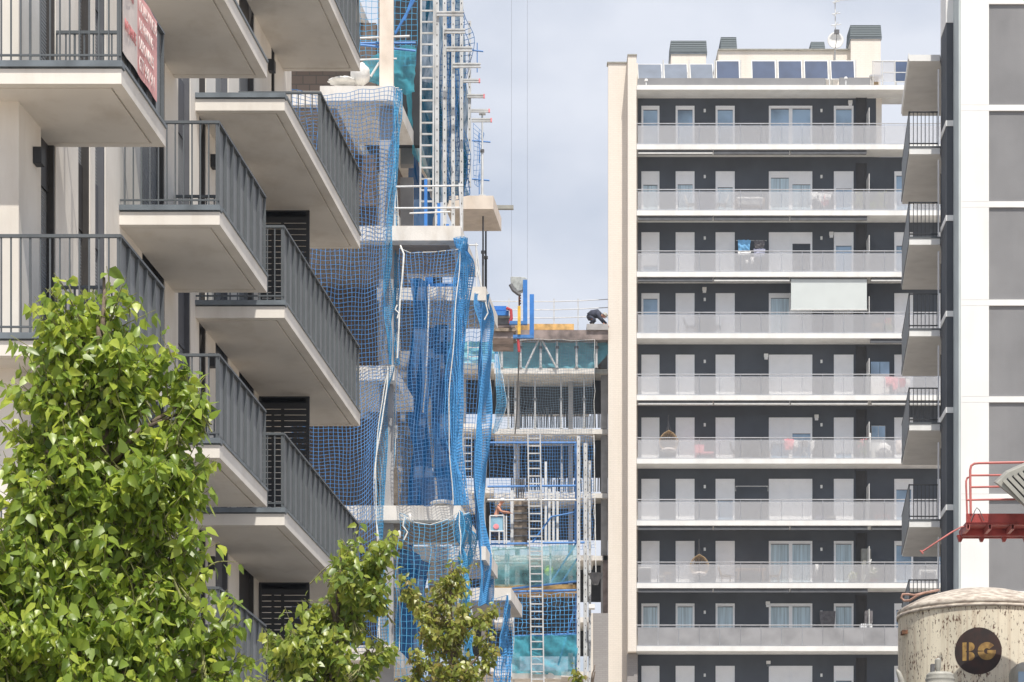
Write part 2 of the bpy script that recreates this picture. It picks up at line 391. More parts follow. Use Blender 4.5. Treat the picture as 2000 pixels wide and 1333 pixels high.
dirt('cream', .38, (2.2, 1.3, .5)); dirt('white', .22, (2.0, 2.0, .5), (.62, .61, .59)); dirt('whitewall', .16, (1.6, 1.6, .12)); dirt('greywall', .4, (.8, .8, .10), (.64, .65, .67)); dirt('creambrick', .25, (1.2, 1.2, .08)); dirt('concrete', .6, (2.5, 2.5, .8)); dirt('concrete_warm', .5, (2.5, 2.5, .8)); dirt('darkwall', .35, (.6, .6, .4)); dirt('panelmetal', .3, (3, 3, .3)); dirt('whitemast', .7, (6, 6, 2)); dirt('redpaint', .8, (5, 5, 5), (.45, .3, .25))
# rusty, streaked cream paint of the silo
def silo_mat():
    m = mat('silo_paint', (.76, .70, .555), .7, .10, 1.5, .1, 20, stretch=(1, 1, .35)); n = m.node_tree; b = n.nodes['Principled BSDF']
    old = b.inputs['Base Color'].links[0].from_socket
    tcn = n.nodes.new('ShaderNodeTexCoord'); mpn = n.nodes.new('ShaderNodeMapping'); mpn.inputs['Scale'].default_value = (30, 30, 11)
    nz = n.nodes.new('ShaderNodeTexNoise'); nz.inputs['Scale'].default_value = 1; nz.inputs['Detail'].default_value = 4; nz.inputs['Roughness'].default_value = .7
    n.links.new(tcn.outputs['Object'], mpn.inputs[0]); n.links.new(mpn.outputs[0], nz.inputs['Vector'])
    nb = n.nodes.new('ShaderNodeTexNoise'); nb.inputs['Scale'].default_value = 1.6; nb.inputs['Detail'].default_value = 2; n.links.new(tcn.outputs['Object'], nb.inputs['Vector'])
    ml = n.nodes.new('ShaderNodeMath'); ml.operation = 'MULTIPLY_ADD'; ml.inputs[1].default_value = .30
    n.links.new(nb.outputs['Fac'], ml.inputs[0]); n.links.new(nz.outputs['Fac'], ml.inputs[2])
    r = n.nodes.new('ShaderNodeValToRGB'); r.color_ramp.elements[0].position = .715; r.color_ramp.elements[0].color = (0, 0, 0, 1); r.color_ramp.elements[1].position = .78; r.color_ramp.elements[1].color = (1, 1, 1, 1)
    n.links.new(ml.outputs[0], r.inputs[0])
    mxn = n.nodes.new('ShaderNodeMix'); mxn.data_type = 'RGBA'; mxn.inputs['B'].default_value = (.10, .045, .025, 1)
    mp3 = n.nodes.new('ShaderNodeMapping'); mp3.inputs['Scale'].default_value = (14, 14, .45); n3 = n.nodes.new('ShaderNodeTexNoise'); n3.inputs['Detail'].default_value = 5; n3.inputs['Scale'].default_value = 1
    n.links.new(tcn.outputs['Object'], mp3.inputs[0]); n.links.new(mp3.outputs[0], n3.inputs['Vector'])       # dirt that has run down the shell
    r3 = n.nodes.new('ShaderNodeMapRange'); r3.inputs['From Min'].default_value = .50; r3.inputs['From Max'].default_value = .78; r3.inputs['To Max'].default_value = .5; n.links.new(n3.outputs['Fac'], r3.inputs['Value'])
    m3 = n.nodes.new('ShaderNodeMix'); m3.data_type = 'RGBA'; m3.inputs['B'].default_value = (.36, .23, .13, 1); n.links.new(r3.outputs[0], m3.inputs['Factor']); n.links.new(old, m3.inputs['A']); old = m3.outputs['Result']
    n.links.new(r.outputs[0], mxn.inputs['Factor']); n.links.new(old, mxn.inputs['A']); n.links.new(mxn.outputs['Result'], b.inputs['Base Color'])
silo_mat()
mat('silo_dome', (.60, .55, .47), .7, .3, 5, .2, 40, col2=(.27, .21, .17), stretch=(1.5, 1.5, 5))

# ------------------------------------------------------------------ ground
tag(MB().box(-900, 900, -300, 2500, -.6, 0).build('ground', M['earth']), kind='structure')
tag(MB().box(-1.6, 12, -60, 120, .004, .012).build('road', M['asphalt']), kind='structure')
tag(MB().box(-4.0, -1.6, -60, 120, .004, .13).build('pavement', M['pavement']), kind='structure')
# ================================================================== LEFT APARTMENT BUILDING
def XE(Z): return -4.31 + .10545 * (Z - 31.07)
WW = -1.29                                             # facade plane, metres in from the balcony edges
LB = thing('apartment_building', 'cream apartment building in the left foreground with long grey railed balconies', 'building', (XE(31.6) + WW, 31.6, 0))
def zf(x):                                             # depth at which the facade plane passes picture column x
    return (-4.31 + WW - .10545 * 31.07) / ((x - 1000) / F - .10545)
HT = 22.0
strips = [(80, 109), (153, 176), (186, 206), (278, 322), (348, 372), (389, 402.5), (421, 446), (467, 497), (530, 537)]
wall = MB(); zs = [31.63]
for a_, b_ in strips: zs += [zf(a_), zf(b_)]
zs.append(48.3)
for i in range(0, len(zs), 2): wall.sk(XE, zs[i], zs[i + 1], WW - .3, WW, -1.6, HT)
wall.sk(XE, 31.63, 31.93, -9, WW - .3, -1.6, HT)       # end wall facing the street corner
wall.sk(XE, 31.93, 48.3, -12, WW - .34, -1.6, HT)      # body of the building behind
wall.build('wall', M['cream'], LB)
SOF = [1.88, 4.88, 7.88, 10.88, 13.88, 16.88, 19.88]
for si, (a_, b_) in enumerate(strips):
    z0, z1 = zf(a_), zf(b_)
    for s in SOF[1:6]:
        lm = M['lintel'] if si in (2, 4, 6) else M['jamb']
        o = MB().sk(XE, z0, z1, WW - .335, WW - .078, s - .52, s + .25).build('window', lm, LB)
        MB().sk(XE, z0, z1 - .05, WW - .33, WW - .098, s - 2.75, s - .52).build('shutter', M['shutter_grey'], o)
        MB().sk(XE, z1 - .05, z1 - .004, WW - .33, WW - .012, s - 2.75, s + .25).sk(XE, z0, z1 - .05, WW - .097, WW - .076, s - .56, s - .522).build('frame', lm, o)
def lamp(Z, h):
    m = MB().sk(XE, Z, Z + .16, WW, WW + .10, h - .10, h + .09)
    m.build('wall_lamp', M['blackmetal'], LB, bevel=.006)
for Z, h in ((32.2, 10.47), (32.2, 7.47), (41.75, 13.49), (41.6, 10.5), (41.6, 7.5), (46.2, 16.5)): lamp(Z, h)

def railing(m, z, wl, w1, s):                          # railing across the balcony at depth z
    m.sk(XE, z - .02, z + .02, wl, w1, s + 1.31, s + 1.345)
    m.sk(XE, z - .012, z + .012, wl, w1, s + .315, s + .335)
    w_ = w1 - .02; k = 0
    while w_ > wl:
        t = .016 if k % 9 else .024
        m.sk(XE, z - .010, z + .010, w_ - t, w_, s + .25, s + 1.31); w_ -= .108; k += 1
def balcony(Z0, Z1, wl, s, rail=True, rz=None):
    rz = rz or Z0; b = MB(); g = .13
    b.sk(XE, Z0, Z1, wl, 0, s + .025, s + .165)
    b.sk(XE, Z0, Z0 + g, wl, 0, s, s + .025); b.sk(XE, Z1 - g, Z1, wl, 0, s, s + .025)
    b.sk(XE, Z0 + g, Z1 - g, -g, 0, s, s + .025); b.sk(XE, Z0 + g + .025, Z1 - g - .025, wl, -g - .025, s, s + .025)
    b.sk(XE, Z0 + .125, Z1, wl, 0, s + .165, s + .214)
    bo = b.build('balcony', M['cream'], LB)
    c = MB(); c.sk(XE, Z0 + .02, Z0 + .12, wl, -.02, s + .165, s + .19)
    c.sk(XE, Z0 - .03, Z0 + .12, wl, .012, s + .182, s + .25); c.sk(XE, Z0 + .12, Z1, wl, .02, s + .215, s + .25); c.build('coping', M['copingmetal'], bo)
    if not rail: return bo
    r = MB(); railing(r, rz + .03, wl, -.01, s); railing(r, Z1 - .06, WW + .02, -.05, s)
    r.sk(XE, rz + .03, Z1 - .02, -.055, -.004, s + 1.315, s + 1.345)
    r.sk(XE, rz + .03, Z1 - .02, -.05, -.02, s + .275, s + .30)
    n = max(2, round((Z1 - rz) / .43))
    for i in range(n + 1):
        z = rz + .035 + (Z1 - rz - .08) * i / n; r.sk(XE, z - .006, z + .006, -.047, -.008, s + .25, s + 1.315)
    r.build('railing', M['railmetal'], bo)
    p = MB(); k = n * 2                                # thin sheets, one lapping over the next
    for i in range(k):
        za = rz + .045 + (Z1 - rz - .09) * i / k; zb = rz + .045 + (Z1 - rz - .09) * (i + 1) / k
        d = .0015 if i % 2 else 0
        p.sk(XE, za, zb, -.062 - d, -.050 - d, s + .34, s + 1.31)
    p.build('side_panel', M['panelmetal'], bo)
    return bo
for s in SOF[1:4]: balcony(31.07, 33.2, -3.3, s)
for s in SOF[1:4]: balcony(36.25, 39.42, WW, s)
balcony(36.25, 39.42, WW, SOF[4], rail=False)
for s in SOF[1:6]: balcony(40.74 if s < 16 else 43.8, 47.6, WW, s, rz=43.8 if s == SOF[4] else None)
for s in SOF[2:5]:                                     # slatted dividers on the long balconies
    m = MB(); z = 45.4; h = s - 2.75; w0, w1 = WW + .01, -.47
    m.sk(XE, z, z + .05, w1 - .05, w1, h, s - .02); m.sk(XE, z, z + .05, w0, w0 + .04, h, s - .02); m.sk(XE, z + .02, z + .05, -.93, -.88, h, s - .02)
    q = h + .02
    while q < s - .12: m.sk(XE, z + .004, z + .03, w0 + .04, w1 - .05, q, q + .079); q += .093
    m.sk(XE, z + .004, z + .03, w0 + .04, w1 - .05, s - .14, s - .02)
    m.build('slatted_divider', M['blackmetal'], LB)

# the faded banner tied to the railing of the nearest upper balcony
BN = thing('banner', 'faded red and white letting banner hung on the side railing of the nearest balcony', 'banner', (XE(31.1), 31.1, EYE + 11.25))
s0 = SOF[3]
def bn(za, zb, m_, nm, h0=.36, h1=1.30):
    q = MB(); n = 10
    for i in range(n):
        a1, b1 = za + (zb - za) * i / n, za + (zb - za) * (i + 1) / n
        d1, d2 = .016 + .007 * math.sin(a1 * 9), .016 + .007 * math.sin(b1 * 9)
        q.add([(XE(a1) + d1, a1, EYE + s0 + h0), (XE(b1) + d2, b1, EYE + s0 + h0), (XE(b1) + d2, b1, EYE + s0 + h1), (XE(a1) + d1, a1, EYE + s0 + h1),
               (XE(a1) + d1 - .003, a1, EYE + s0 + h0), (XE(b1) + d2 - .003, b1, EYE + s0 + h0), (XE(b1) + d2 - .003, b1, EYE + s0 + h1), (XE(a1) + d1 - .003, a1, EYE + s0 + h1)],
              [(0, 1, 2, 3), (7, 6, 5, 4), (0, 4, 5, 1), (2, 6, 7, 3), (1, 5, 6, 2), (0, 3, 7, 4)])
    return q.build(nm, m_, BN)
ZA, ZM, ZC = 31.08, 31.74, 32.72
bn(ZA, ZM, M['bannerwhite'], 'white_field'); bn(ZM, ZC, M['bannerred'], 'red_field')
def bt(txt, z, h, size, m_, sx=1.0):
    text_mesh(txt, size, m_, 'lettering', lambda u, v, w_: (XE(z + u * sx) + .028 + w_, z + u * sx, EYE + s0 + h + v), BN)
bt('LOCALES Y PLAZAS', ZM + .03, 1.08, .20, M['letterwhite'], .50); bt('DE PARKING', ZM + .03, .86, .20, M['letterwhite'], .60)
bt('DISPONIBLES', ZM + .03, .65, .20, M['letterwhite'], .62); bt('677 990 911', ZM + .04, .42, .23, M['letterwhite'], .66)
bt('GESVIP', ZA + .06, 1.04, .24, M['letterred'], .56); bt('INFORMATE', ZA + .04, .62, .19, M['letterred'], .50)

# ================================================================== CONCRETE FRAME UNDER CONSTRUCTION, STREET WING
CB = thing('concrete_frame_building', 'unfinished concrete apartment block draped in blue nets beside the cream building', 'building', (-4, 62, 0))
def XM(Z): return -3.75 + .105 * (Z - 60.4)            # facade line
def XA(Z): return -2.52 + .105 * (Z - 60.4)            # edge of the short terraces
def XB(Z): return -1.10 + .105 * (Z - 60.4)            # edge of the deep terraces
FL = [3.1, 6.1, 9.1, 12.1, 15.1, 18.1, 21.1, 24.1]
for t in FL: MB().sk(XM, 60.7 if t < 24 else 62.5, 77, -9, 0, t - .3, t).build('floor_slab', M['concrete'], CB)
for t in (9.1, 15.1, 21.1):
    for za in ((60.4, 63.3), (66, 69), (71.8, 75)):
        if t == 21.1 and za[0] > 61: continue
        MB().sk(XA, *za, -1.6, 0, t - .31, t + .004).build('terrace_slab', M['concrete'], CB)
for t in (6.1, 12.1, 18.1):
    for za in ((60.4, 63.2), (65.1, 67.6), (70.7, 73.4)):
        if t != 12.1 and za[0] > 70: continue
        MB().sk(XB, *za, -2.9, 0, t - .31, t + .004).build('terrace_slab', M['concrete'], CB)
MB().sk(XB, 68.0, 69.8, -1.3, -.15, 20.79, 21.11).build('terrace_slab', M['concrete_warm'], CB)
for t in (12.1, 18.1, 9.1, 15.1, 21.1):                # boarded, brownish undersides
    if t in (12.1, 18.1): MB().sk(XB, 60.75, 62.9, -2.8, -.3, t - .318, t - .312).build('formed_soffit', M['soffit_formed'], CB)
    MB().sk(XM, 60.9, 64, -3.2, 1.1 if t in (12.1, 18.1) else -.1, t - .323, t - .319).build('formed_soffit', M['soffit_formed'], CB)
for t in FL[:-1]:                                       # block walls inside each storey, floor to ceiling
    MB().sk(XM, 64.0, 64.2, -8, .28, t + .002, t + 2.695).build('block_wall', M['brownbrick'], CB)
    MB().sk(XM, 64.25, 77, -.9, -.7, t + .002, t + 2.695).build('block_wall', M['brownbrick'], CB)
for zc, wx, sz in ((60.75, -2.86, .30), (65.6, -2.60, .30), (70.4, -2.1, .3), (75.3, -1.6, .3)):
    for t in FL[:-1]:
        MB().box(wx, wx + sz, zc, zc + .3, EYE + t + .003, EYE + t + 2.69).build('column', M['concrete_warm' if t > 20 and zc < 61 else 'concrete_grey'], CB)
MB().sk(XM, 64.3, 64.5, .29, 1.25, 21.11, 24.6).build('block_wall', M['interior_shade'], CB)  # wall coloured near-black so the top storey looks unlit

# nets of the street wing
NB = M['netblue']; NL = M['netlight']; NT = M['netteal']
net([[(560, 176, 60.2), (640, 186, 60.2), (705, 176, 60.2), (772, 172, 60.2)], [(560, 300, 60.1), (640, 300, 60.1), (705, 305, 60.1), (766, 300, 60.1)],
     [(560, 420, 59.95), (640, 425, 59.95), (705, 430, 59.95), (757, 440, 60.0)], [(560, 560, 59.9), (640, 570, 59.8), (705, 570, 59.85), (750, 560, 60.0)],
     [(560, 720, 60.1), (640, 712, 60.1), (705, 718, 60.1), (760, 712, 60.15)]], NL, 'blue net hung over the open storeys between the upper left terrace slabs', sp=.092, amp=.10, seed=3, rope=False)
net([[(772, 172, 60.2), (778, 175, 60.8), (783, 180, 61.4)], [(766, 300, 60.1), (771, 300, 60.8), (774, 300, 61.4)], [(757, 440, 60.0), (766, 440, 60.9), (777, 450, 61.6)], [(750, 560, 60.0), (765, 560, 60.9), (779, 560, 61.6)],
     [(752, 640, 60.0), (765, 640, 60.9), (777, 640, 61.6)], [(760, 712, 60.15), (767, 712, 60.9), (776, 715, 61.5)]], NT, 'gathered blue net strip running down the corner of the top left terrace', sp=.06, amp=.08, seed=4, dirv=(1, 0, 0))
net([[(560, 718, 60.2), (640, 724, 60.2), (700, 722, 60.2), (759, 716, 60.2)], [(560, 840, 60.0), (640, 845, 60.0), (700, 845, 60.0), (742, 810, 60.1)], [(560, 960, 59.9), (640, 965, 59.9), (700, 965, 59.9), (734, 930, 60.0)],
     [(560, 1100, 60.0), (640, 1110, 60.0), (700, 1110, 60.0), (737, 1100, 60.05)], [(560, 1265, 60.1), (640, 1265, 60.1), (700, 1265, 60.1), (742, 1262, 60.15)]], NL, 'blue net hung over the open storeys below the middle left terrace slab', sp=.092, amp=.10, seed=5)
net([[(761, 716, 60.2), (768, 720, 60.8), (775, 728, 61.5)], [(744, 810, 60.1), (757, 810, 60.9), (770, 810, 61.5)], [(735, 930, 60.0), (752, 930, 60.9), (768, 930, 61.5)], [(738, 1100, 60.05), (756, 1100, 60.9), (774, 1100, 61.5)], [(743, 1262, 60.15), (758, 1262, 60.9), (775, 1270, 61.5)]],
    NT, 'gathered greenish blue net strip below the middle left terrace corner', sp=.06, amp=.08, seed=6, dirv=(1, 0, 0), rope=2)
net([[(781, 486, 60.2), (820, 494, 60.2), (860, 492, 60.2), (900, 484, 60.2)], [(779, 600, 60.0), (820, 600, 60.0), (856, 600, 60.0), (890, 600, 60.1)], [(776, 720, 60.0), (815, 725, 60.0), (850, 725, 60.0), (882, 720, 60.1)],
     [(775, 850, 60.0), (812, 850, 60.0), (846, 850, 60.0), (876, 850, 60.1)], [(778, 985, 60.2), (815, 985, 60.2), (850, 985, 60.2), (886, 985, 60.2)]], NL, 'blue net spread between the two deep terrace slabs in the middle of the site', sp=.08, amp=.10, seed=7)
net([[(900, 462, 60.2), (904, 470, 60.6), (907, 480, 61.0)], [(893, 530, 60.15), (908, 520, 61.0), (921, 514, 62.0)], [(888, 620, 60.1), (900, 620, 61.2), (914, 620, 62.4)], [(882, 720, 60.1), (894, 720, 61.2), (909, 720, 62.4)], [(876, 850, 60.1), (889, 850, 61.2), (904, 850, 62.4)], [(888, 985, 60.2), (896, 985, 61.2), (905, 985, 62.4)]],
    NB, 'bright blue folded net strip at the corner of the deep terrace under the ladder', sp=.06, r=.0085, amp=.16, seed=8, dirv=(1, 0, 0))
net([[(848, 592, 65.0), (880, 598, 65.0), (912, 598, 65.0), (944, 590, 65.0)], [(848, 720, 64.9), (880, 720, 64.9), (908, 720, 64.9), (936, 720, 64.9)], [(848, 850, 64.9), (880, 850, 64.9), (905, 850, 64.9), (928, 850, 64.9)], [(848, 980, 64.9), (880, 980, 64.9), (905, 980, 64.9), (926, 980, 64.9)], [(850, 1084, 65), (880, 1090, 65), (910, 1090, 65), (938, 1084, 65)], [(850, 1180, 65), (880, 1185, 65), (910, 1185, 65), (936, 1180, 65)]],
    NL, 'farther blue net spread behind the folded strip towards the back wing', sp=.10, amp=.08, seed=9, rope=False)
net([[(944, 572, 65.0), (946, 576, 65.4), (949, 582, 65.8)], [(939, 640, 65.0), (950, 626, 66.0), (961, 612, 67.0)], [(934, 720, 65.0), (945, 720, 66), (957, 720, 67.4)], [(927, 850, 65.0), (939, 850, 66.0), (951, 850, 67.4)], [(924, 970, 65.0), (936, 970, 66.0), (948, 970, 67.4)], [(938, 1084, 65.0), (951, 1088, 66.0), (963, 1092, 67.4)], [(936, 1180, 65.0), (948, 1180, 66.0), (959, 1182, 67.4)]],
    NB, 'bright blue folded net strip in front of the back wing beside the shirtless worker', sp=.06, r=.009, amp=.16, seed=10, dirv=(1, 0, 0))
net([[(782, 1000, 60.1), (815, 1022, 60.1), (855, 1024, 60.1), (897, 1000, 60.1)], [(776, 1090, 60.0), (815, 1095, 60.0), (855, 1095, 60.0), (900, 1085, 60.0)], [(774, 1200, 60.0), (812, 1200, 60.0), (850, 1200, 60.0), (896, 1200, 60.0)], [(775, 1350, 60.1), (812, 1350, 60.1), (850, 1350, 60.1), (896, 1350, 60.1)]],
    NT, 'wide meshed blue net hanging under the lower deep terrace slab', sp=.125, amp=.12, seed=11)
net([[(898, 998, 60.1), (902, 1004, 60.5), (907, 1012, 61)], [(901, 1085, 60), (911, 1085, 61), (921, 1080, 62)], [(896, 1200, 60), (908, 1200, 61), (920, 1200, 62)], [(896, 1350, 60.1), (908, 1350, 61), (920, 1350, 62)]],
    NT, 'teal blue folded net strip at the lower terrace corner above the small trees', sp=.06, r=.0085, amp=.14, seed=12, dirv=(1, 0, 0))
net([[(960, 1170, 70.4), (975, 1168, 70.4), (990, 1163, 70.4)], [(953, 1250, 70.3), (965, 1250, 70.3), (976, 1250, 70.3)], [(950, 1345, 70.3), (960, 1345, 70.3), (968, 1345, 70.3)]], NL, 'small blue net front below the white slab end beside the climbing platform', sp=.12, amp=.05, seed=13, rope=False)
net([[(990, 1163, 70.4), (994, 1160, 71), (999, 1158, 71.6)], [(976, 1250, 70.3), (987, 1250, 71.2), (999, 1250, 72)], [(968, 1345, 70.3), (983, 1345, 71.2), (998, 1345, 72)]], NB, 'dense blue net strip below the white slab end beside the climbing platform', sp=.08, r=.011, amp=.08, seed=14, dirv=(1, 0, 0))
net([[(703, -20, 62.6), (760, -20, 62.6), (815, -20, 62.6)], [(703, 60, 62.6), (760, 60, 62.6), (815, 60, 62.6)], [(703, 128, 62.6), (760, 128, 62.6), (812, 128, 62.6)]], NT, 'blue net stretched across the dark top storey behind the white column', sp=.12, amp=.04, seed=15, rope=False)
net([[(925, 240, 72), (945, 262, 72), (940, 255, 72)], [(925, 300, 72), (938, 300, 72), (943, 300, 72)], [(926, 360, 72), (934, 365, 72), (938, 360, 72)]], NL, 'torn scrap of blue net hanging beside the tall white masts', sp=.12, amp=.05, seed=16, rope=False)

# teal debris sheets and dark blue tarpaulins
def cloth(rows, m, label, amp=.06, seed=0, dirv=(0, 1, 0), group='debris sheets on the building site', name='debris_sheet', cat='debris sheet', nu=30, nv=30):
    rows = [[P(*p) for p in r] for r in rows]
    return tag(MB().sheet(rows, nu, nv, amp, seed, dirv).build(name, m, smooth=True), label, cat, group)
cloth([[(706, 122, 62.2), (760, 96, 62.2), (812, 88, 62.2)], [(706, 150, 62.2), (760, 145, 62.1), (811, 140, 62.2)], [(722, 160, 62.2), (765, 178, 62.2), (808, 184, 62.2)]], M['debris_mesh'], 'teal debris sheet hung across the top left terrace guard rail', .07, 1)
cloth([[(790, 150, 63.6), (830, 160, 66), (862, 165, 68.5)], [(798, 240, 63.8), (832, 250, 66), (862, 262, 68.5)], [(806, 300, 64.2), (835, 345, 66.2), (862, 385, 68.5)]], M['debris_mesh'], 'dark teal debris sheet behind the long white ladder', .06, 2)
cloth([[(812, -40, 64.4), (850, -40, 67), (884, -40, 70)], [(808, 100, 64.4), (856, 100, 67), (908, 95, 70.5)], [(822, 250, 64.8), (870, 255, 68), (916, 250, 71)], [(850, 395, 66.5), (880, 400, 68.5), (914, 382, 71)]], M['debris_dark'], 'tall dark blue debris sheet behind the perforated white masts', .16, 22, (1, .4, 0))
net([[(868, -40, 63.2), (884, -40, 64), (898, -40, 65)], [(862, 110, 63.2), (886, 110, 64), (908, 105, 65)], [(866, 260, 63.2), (888, 260, 64), (912, 260, 65)], [(870, 385, 63.2), (888, 390, 64), (912, 380, 65)]], M['netdark'], 'loose blue net gathered between the perforated white masts', sp=.12, r=.008, amp=.14, seed=26, dirv=(1, .3, 0), rope=False)
TG = 'dark blue tarpaulins inside the concrete frame'
cloth([[(802, 255, 66.2), (822, 330, 67), (846, 400, 68)], [(802, 380, 66.2), (822, 400, 67), (846, 430, 68)], [(802, 494, 66.2), (822, 494, 67), (848, 494, 68)]], M['tarp_blue'], 'dark blue tarpaulin beside the grey column behind the foot of the ladder', .10, 5, (1, 0, 0), TG, 'tarpaulin', 'tarpaulin')
cloth([[(804, 545, 64), (820, 545, 64.5), (838, 550, 65)], [(803, 700, 64), (820, 700, 64.5), (838, 700, 65)], [(802, 860, 64), (820, 860, 64.5), (840, 860, 65)], [(804, 992, 64), (820, 992, 64.5), (842, 992, 65)]], M['tarp_blue'], 'tall dark blue tarpaulin with white rope hanging two storeys under the deep slab', .10, 6, (1, 0, 0), TG, 'tarpaulin', 'tarpaulin')
cloth([[(842, 640, 66), (864, 635, 66.5), (888, 645, 67)], [(838, 760, 66), (864, 760, 66.5), (890, 760, 67)], [(844, 850, 66), (868, 860, 66.5), (894, 870, 67)], [(852, 980, 66), (874, 990, 66.5), (900, 995, 67)]], M['tarp_blue'], 'dark blue tarpaulin narrowing downwards behind the middle net', .10, 7, (1, 0, 0), TG, 'tarpaulin', 'tarpaulin')
cloth([[(782, 1040, 63.6), (805, 1068, 64), (838, 1105, 64.4)], [(780, 1180, 63.6), (805, 1180, 64), (836, 1180, 64.4)], [(780, 1345, 63.6), (800, 1345, 64), (826, 1345, 64.4)]], M['tarp_blue'], 'dark blue tarpaulin behind the lowest net above the middle tree', .10, 8, (1, 0, 0), TG, 'tarpaulin', 'tarpaulin')
tag(MB().path([P(838, 556, 64.2), P(836, 650, 64.2), P(832, 740, 64.2), P(826, 806, 64.2)], .018, 6).build('rope', M['rope']), 'white rope hanging down the tall dark blue tarpaulin', 'rope')
tag(MB().path([P(782, 480, 60.0), P(789, 497, 59.9), P(786, 540, 59.85), P(781, 590, 59.85), P(779, 640, 59.85), P(776, 700, 59.9)], .019, 6).build('rope', M['rope']), 'thick white rope looping down from the deep slab beside the greenish net', 'rope')

# long ladder and perforated white masts standing on the deep terrace
def ladder(name, label, x0, x1, yt, yb, Z, dy, r=.03, m='whitemast', tilt=0, group='ladders on the building site'):
    t = thing(name, label, 'ladder', P((x0 + x1) / 2 + tilt, yb, Z), group)
    for xs in (x0, x1):
        MB().bar(P(xs, yt, Z), P(xs + tilt, yb, Z), r * 1.3, r * 2).build('rail', M[m], t)
    y = yb - dy * .6
    while y > yt:
        o = tilt * (y - yt) / (yb - yt); MB().bar(P(x0 + o, y, Z + .01), P(x1 + o, y, Z + .01), r * 1.2, r * 1.15).build('rung', M[m], t); y -= dy
    return t
ladder('ladder', 'long white ladder standing beside the perforated masts high on the site', 823, 848, -60, 407, 61.9, 21.9, tilt=-2)
masts = [(853.5, 9.5, -40, 449, 61.9, [(853, 906, 22, 31)]), (868.5, 9, -40, 456, 62.6, [(868, 909, 56, 65), (872, 922, 91, 100)]),
         (885, 8.5, -40, 457, 63.3, [(884, 939, 123, 132)]), (901.5, 8, -40, 455, 64, [(905, 938, 154, 161)]), (917, 7.5, 41, 365, 65.2, [(912, 947, 184, 191), (920, 957, 213, 219), (921, 961, 231, 238)])]
for i, (x, wd, yt, yb, Z, arms) in enumerate(masts):
    t = thing('scaffold_mast', 'perforated white scaffold mast, %s one to the right of the long ladder' % ('first', 'second', 'third', 'fourth', 'fifth and shortest')[i], 'scaffold mast', P(x, yb, Z), 'perforated white masts')
    MB().pbox(x - wd * .41, x + wd * .41, yt, yb, Z, .07).build('post', M['whitemast'], t)
    h = MB(); y = max(yt, -20) + 6
    while y < yb - 6: h.pbox(x - .8, x + .8, y - 1.6, y + 1.6, Z - .003, .02); y += 20.6
    h.build('perforations', M['hole'], t)
    for (a, b, c, d) in arms:
        o = MB().pbox(a, b, c, c + 2.6, Z - .06, .05).pbox(a, b, d - 2.8, d, Z - .06, .05).pbox(a, b - 2, c + 2.6, d - 2.8, Z - .04, .02).build('bracket_arm', M['whitemast'], t)
        if a > 900: MB().pbox(b - 3, b, c - .3, d + .3, Z - .065, .06).build('end_cap', M['pinkcloth'], o)
# small scaffold rails and blue uprights on the deep slab
GR = 'guard rails on the building site'
t = thing('guard_rail', 'white tube guard rail along the deep slab in front of the ladder foot', 'guard rail', P(771, 462, 60.6), GR)
MB().tube(P(771, 365, 60.7), P(905, 363, 60.7), .022).build('tube', M['galv'], t); MB().tube(P(771, 407, 60.7), P(900, 406, 60.7), .022).build('tube', M['galv'], t)
MB().tube(P(771, 225, 60.75), P(771, 470, 60.75), .022).build('post', M['galv'], t); MB().tube(P(897, 358, 60.7), P(902, 460, 60.7), .02).build('post', M['galv'], t)
MB().tube(P(800, 417, 61), P(880, 414, 61), .02).build('tube', M['galv'], t)
for (x, y0, y1, lab) in ((831.5, 350, 449, 'tall blue steel upright on a bracket at the foot of the ladder'), (857, 397, 457, 'blue steel upright between the first two masts'), (874, 438, 457, 'short blue steel upright beside the second mast')):
    t = thing('steel_upright', lab, 'steel upright', P(x, y1, 61.3), 'blue uprights on the deep slab')
    MB().pbox(x - 3, x + 3, y0, y1, 61.3, .07).build('post', M['panelblue'], t)
    MB().pbox(x - 5, x + 5, y1 - 6, y1 + 6, 61.25, .17).build('bracket', M['steel_dark'], t)
t = thing('guard_rail', 'white guard post with rails on the top left terrace in front of the teal sheet', 'guard rail', P(757, 163, 60.8), GR)
MB().path([P(748, 66, 60.8), P(752, 110, 60.8), P(757, 163, 60.8)], .028).build('post', M['galv'], t)
MB().tube(P(703, 75, 60.9), P(800, 71, 60.9), .026).build('tube', M['galv'], t); MB().tube(P(703, 117, 60.9), P(775, 115, 60.9), .02).build('tube', M['galv'], t)
MB().tube(P(724, 150, 60.9), P(745, 116, 60.9), .026).build('brace', M['galv'], t)
t = thing('blue_brace', 'blue tube frame crossing the top storey behind the white guard post', 'scaffold tubes', P(706, 90, 61.6))
for p, q in (((704, 85), (812, 84)), ((704, 88), (812, 100)), ((772, 66), (815, -10)), ((790, 40), (806, -5))): MB().tube(P(*p, 61.6), P(*q, 61.6), .028).build('tube', M['tubeblue'], t)
# white rubble bag on the top terrace
tag(MB().blob(P(704, 146, 60.9), .21, .26, .24, 18, 12, .07).build('rubble_bag', M['bagwhite'], smooth=True), 'bulging white rubble bag on the top left terrace slab', 'bag')
tag(MB().blob(P(670, 160, 60.9), .32, .30, .06, 22, 10, .12).build('folded_sheet', M['bagwhite'], smooth=True), 'crumpled white sheet lying along the top left terrace slab', 'sheet')
tag(MB().blob(P(865, 983, 60.75), .28, .25, .055, 18, 8, .02).build('foam_roll', M['bagwhite'], smooth=True), 'flat white bundle lying on the lower deep terrace slab', 'bundle')
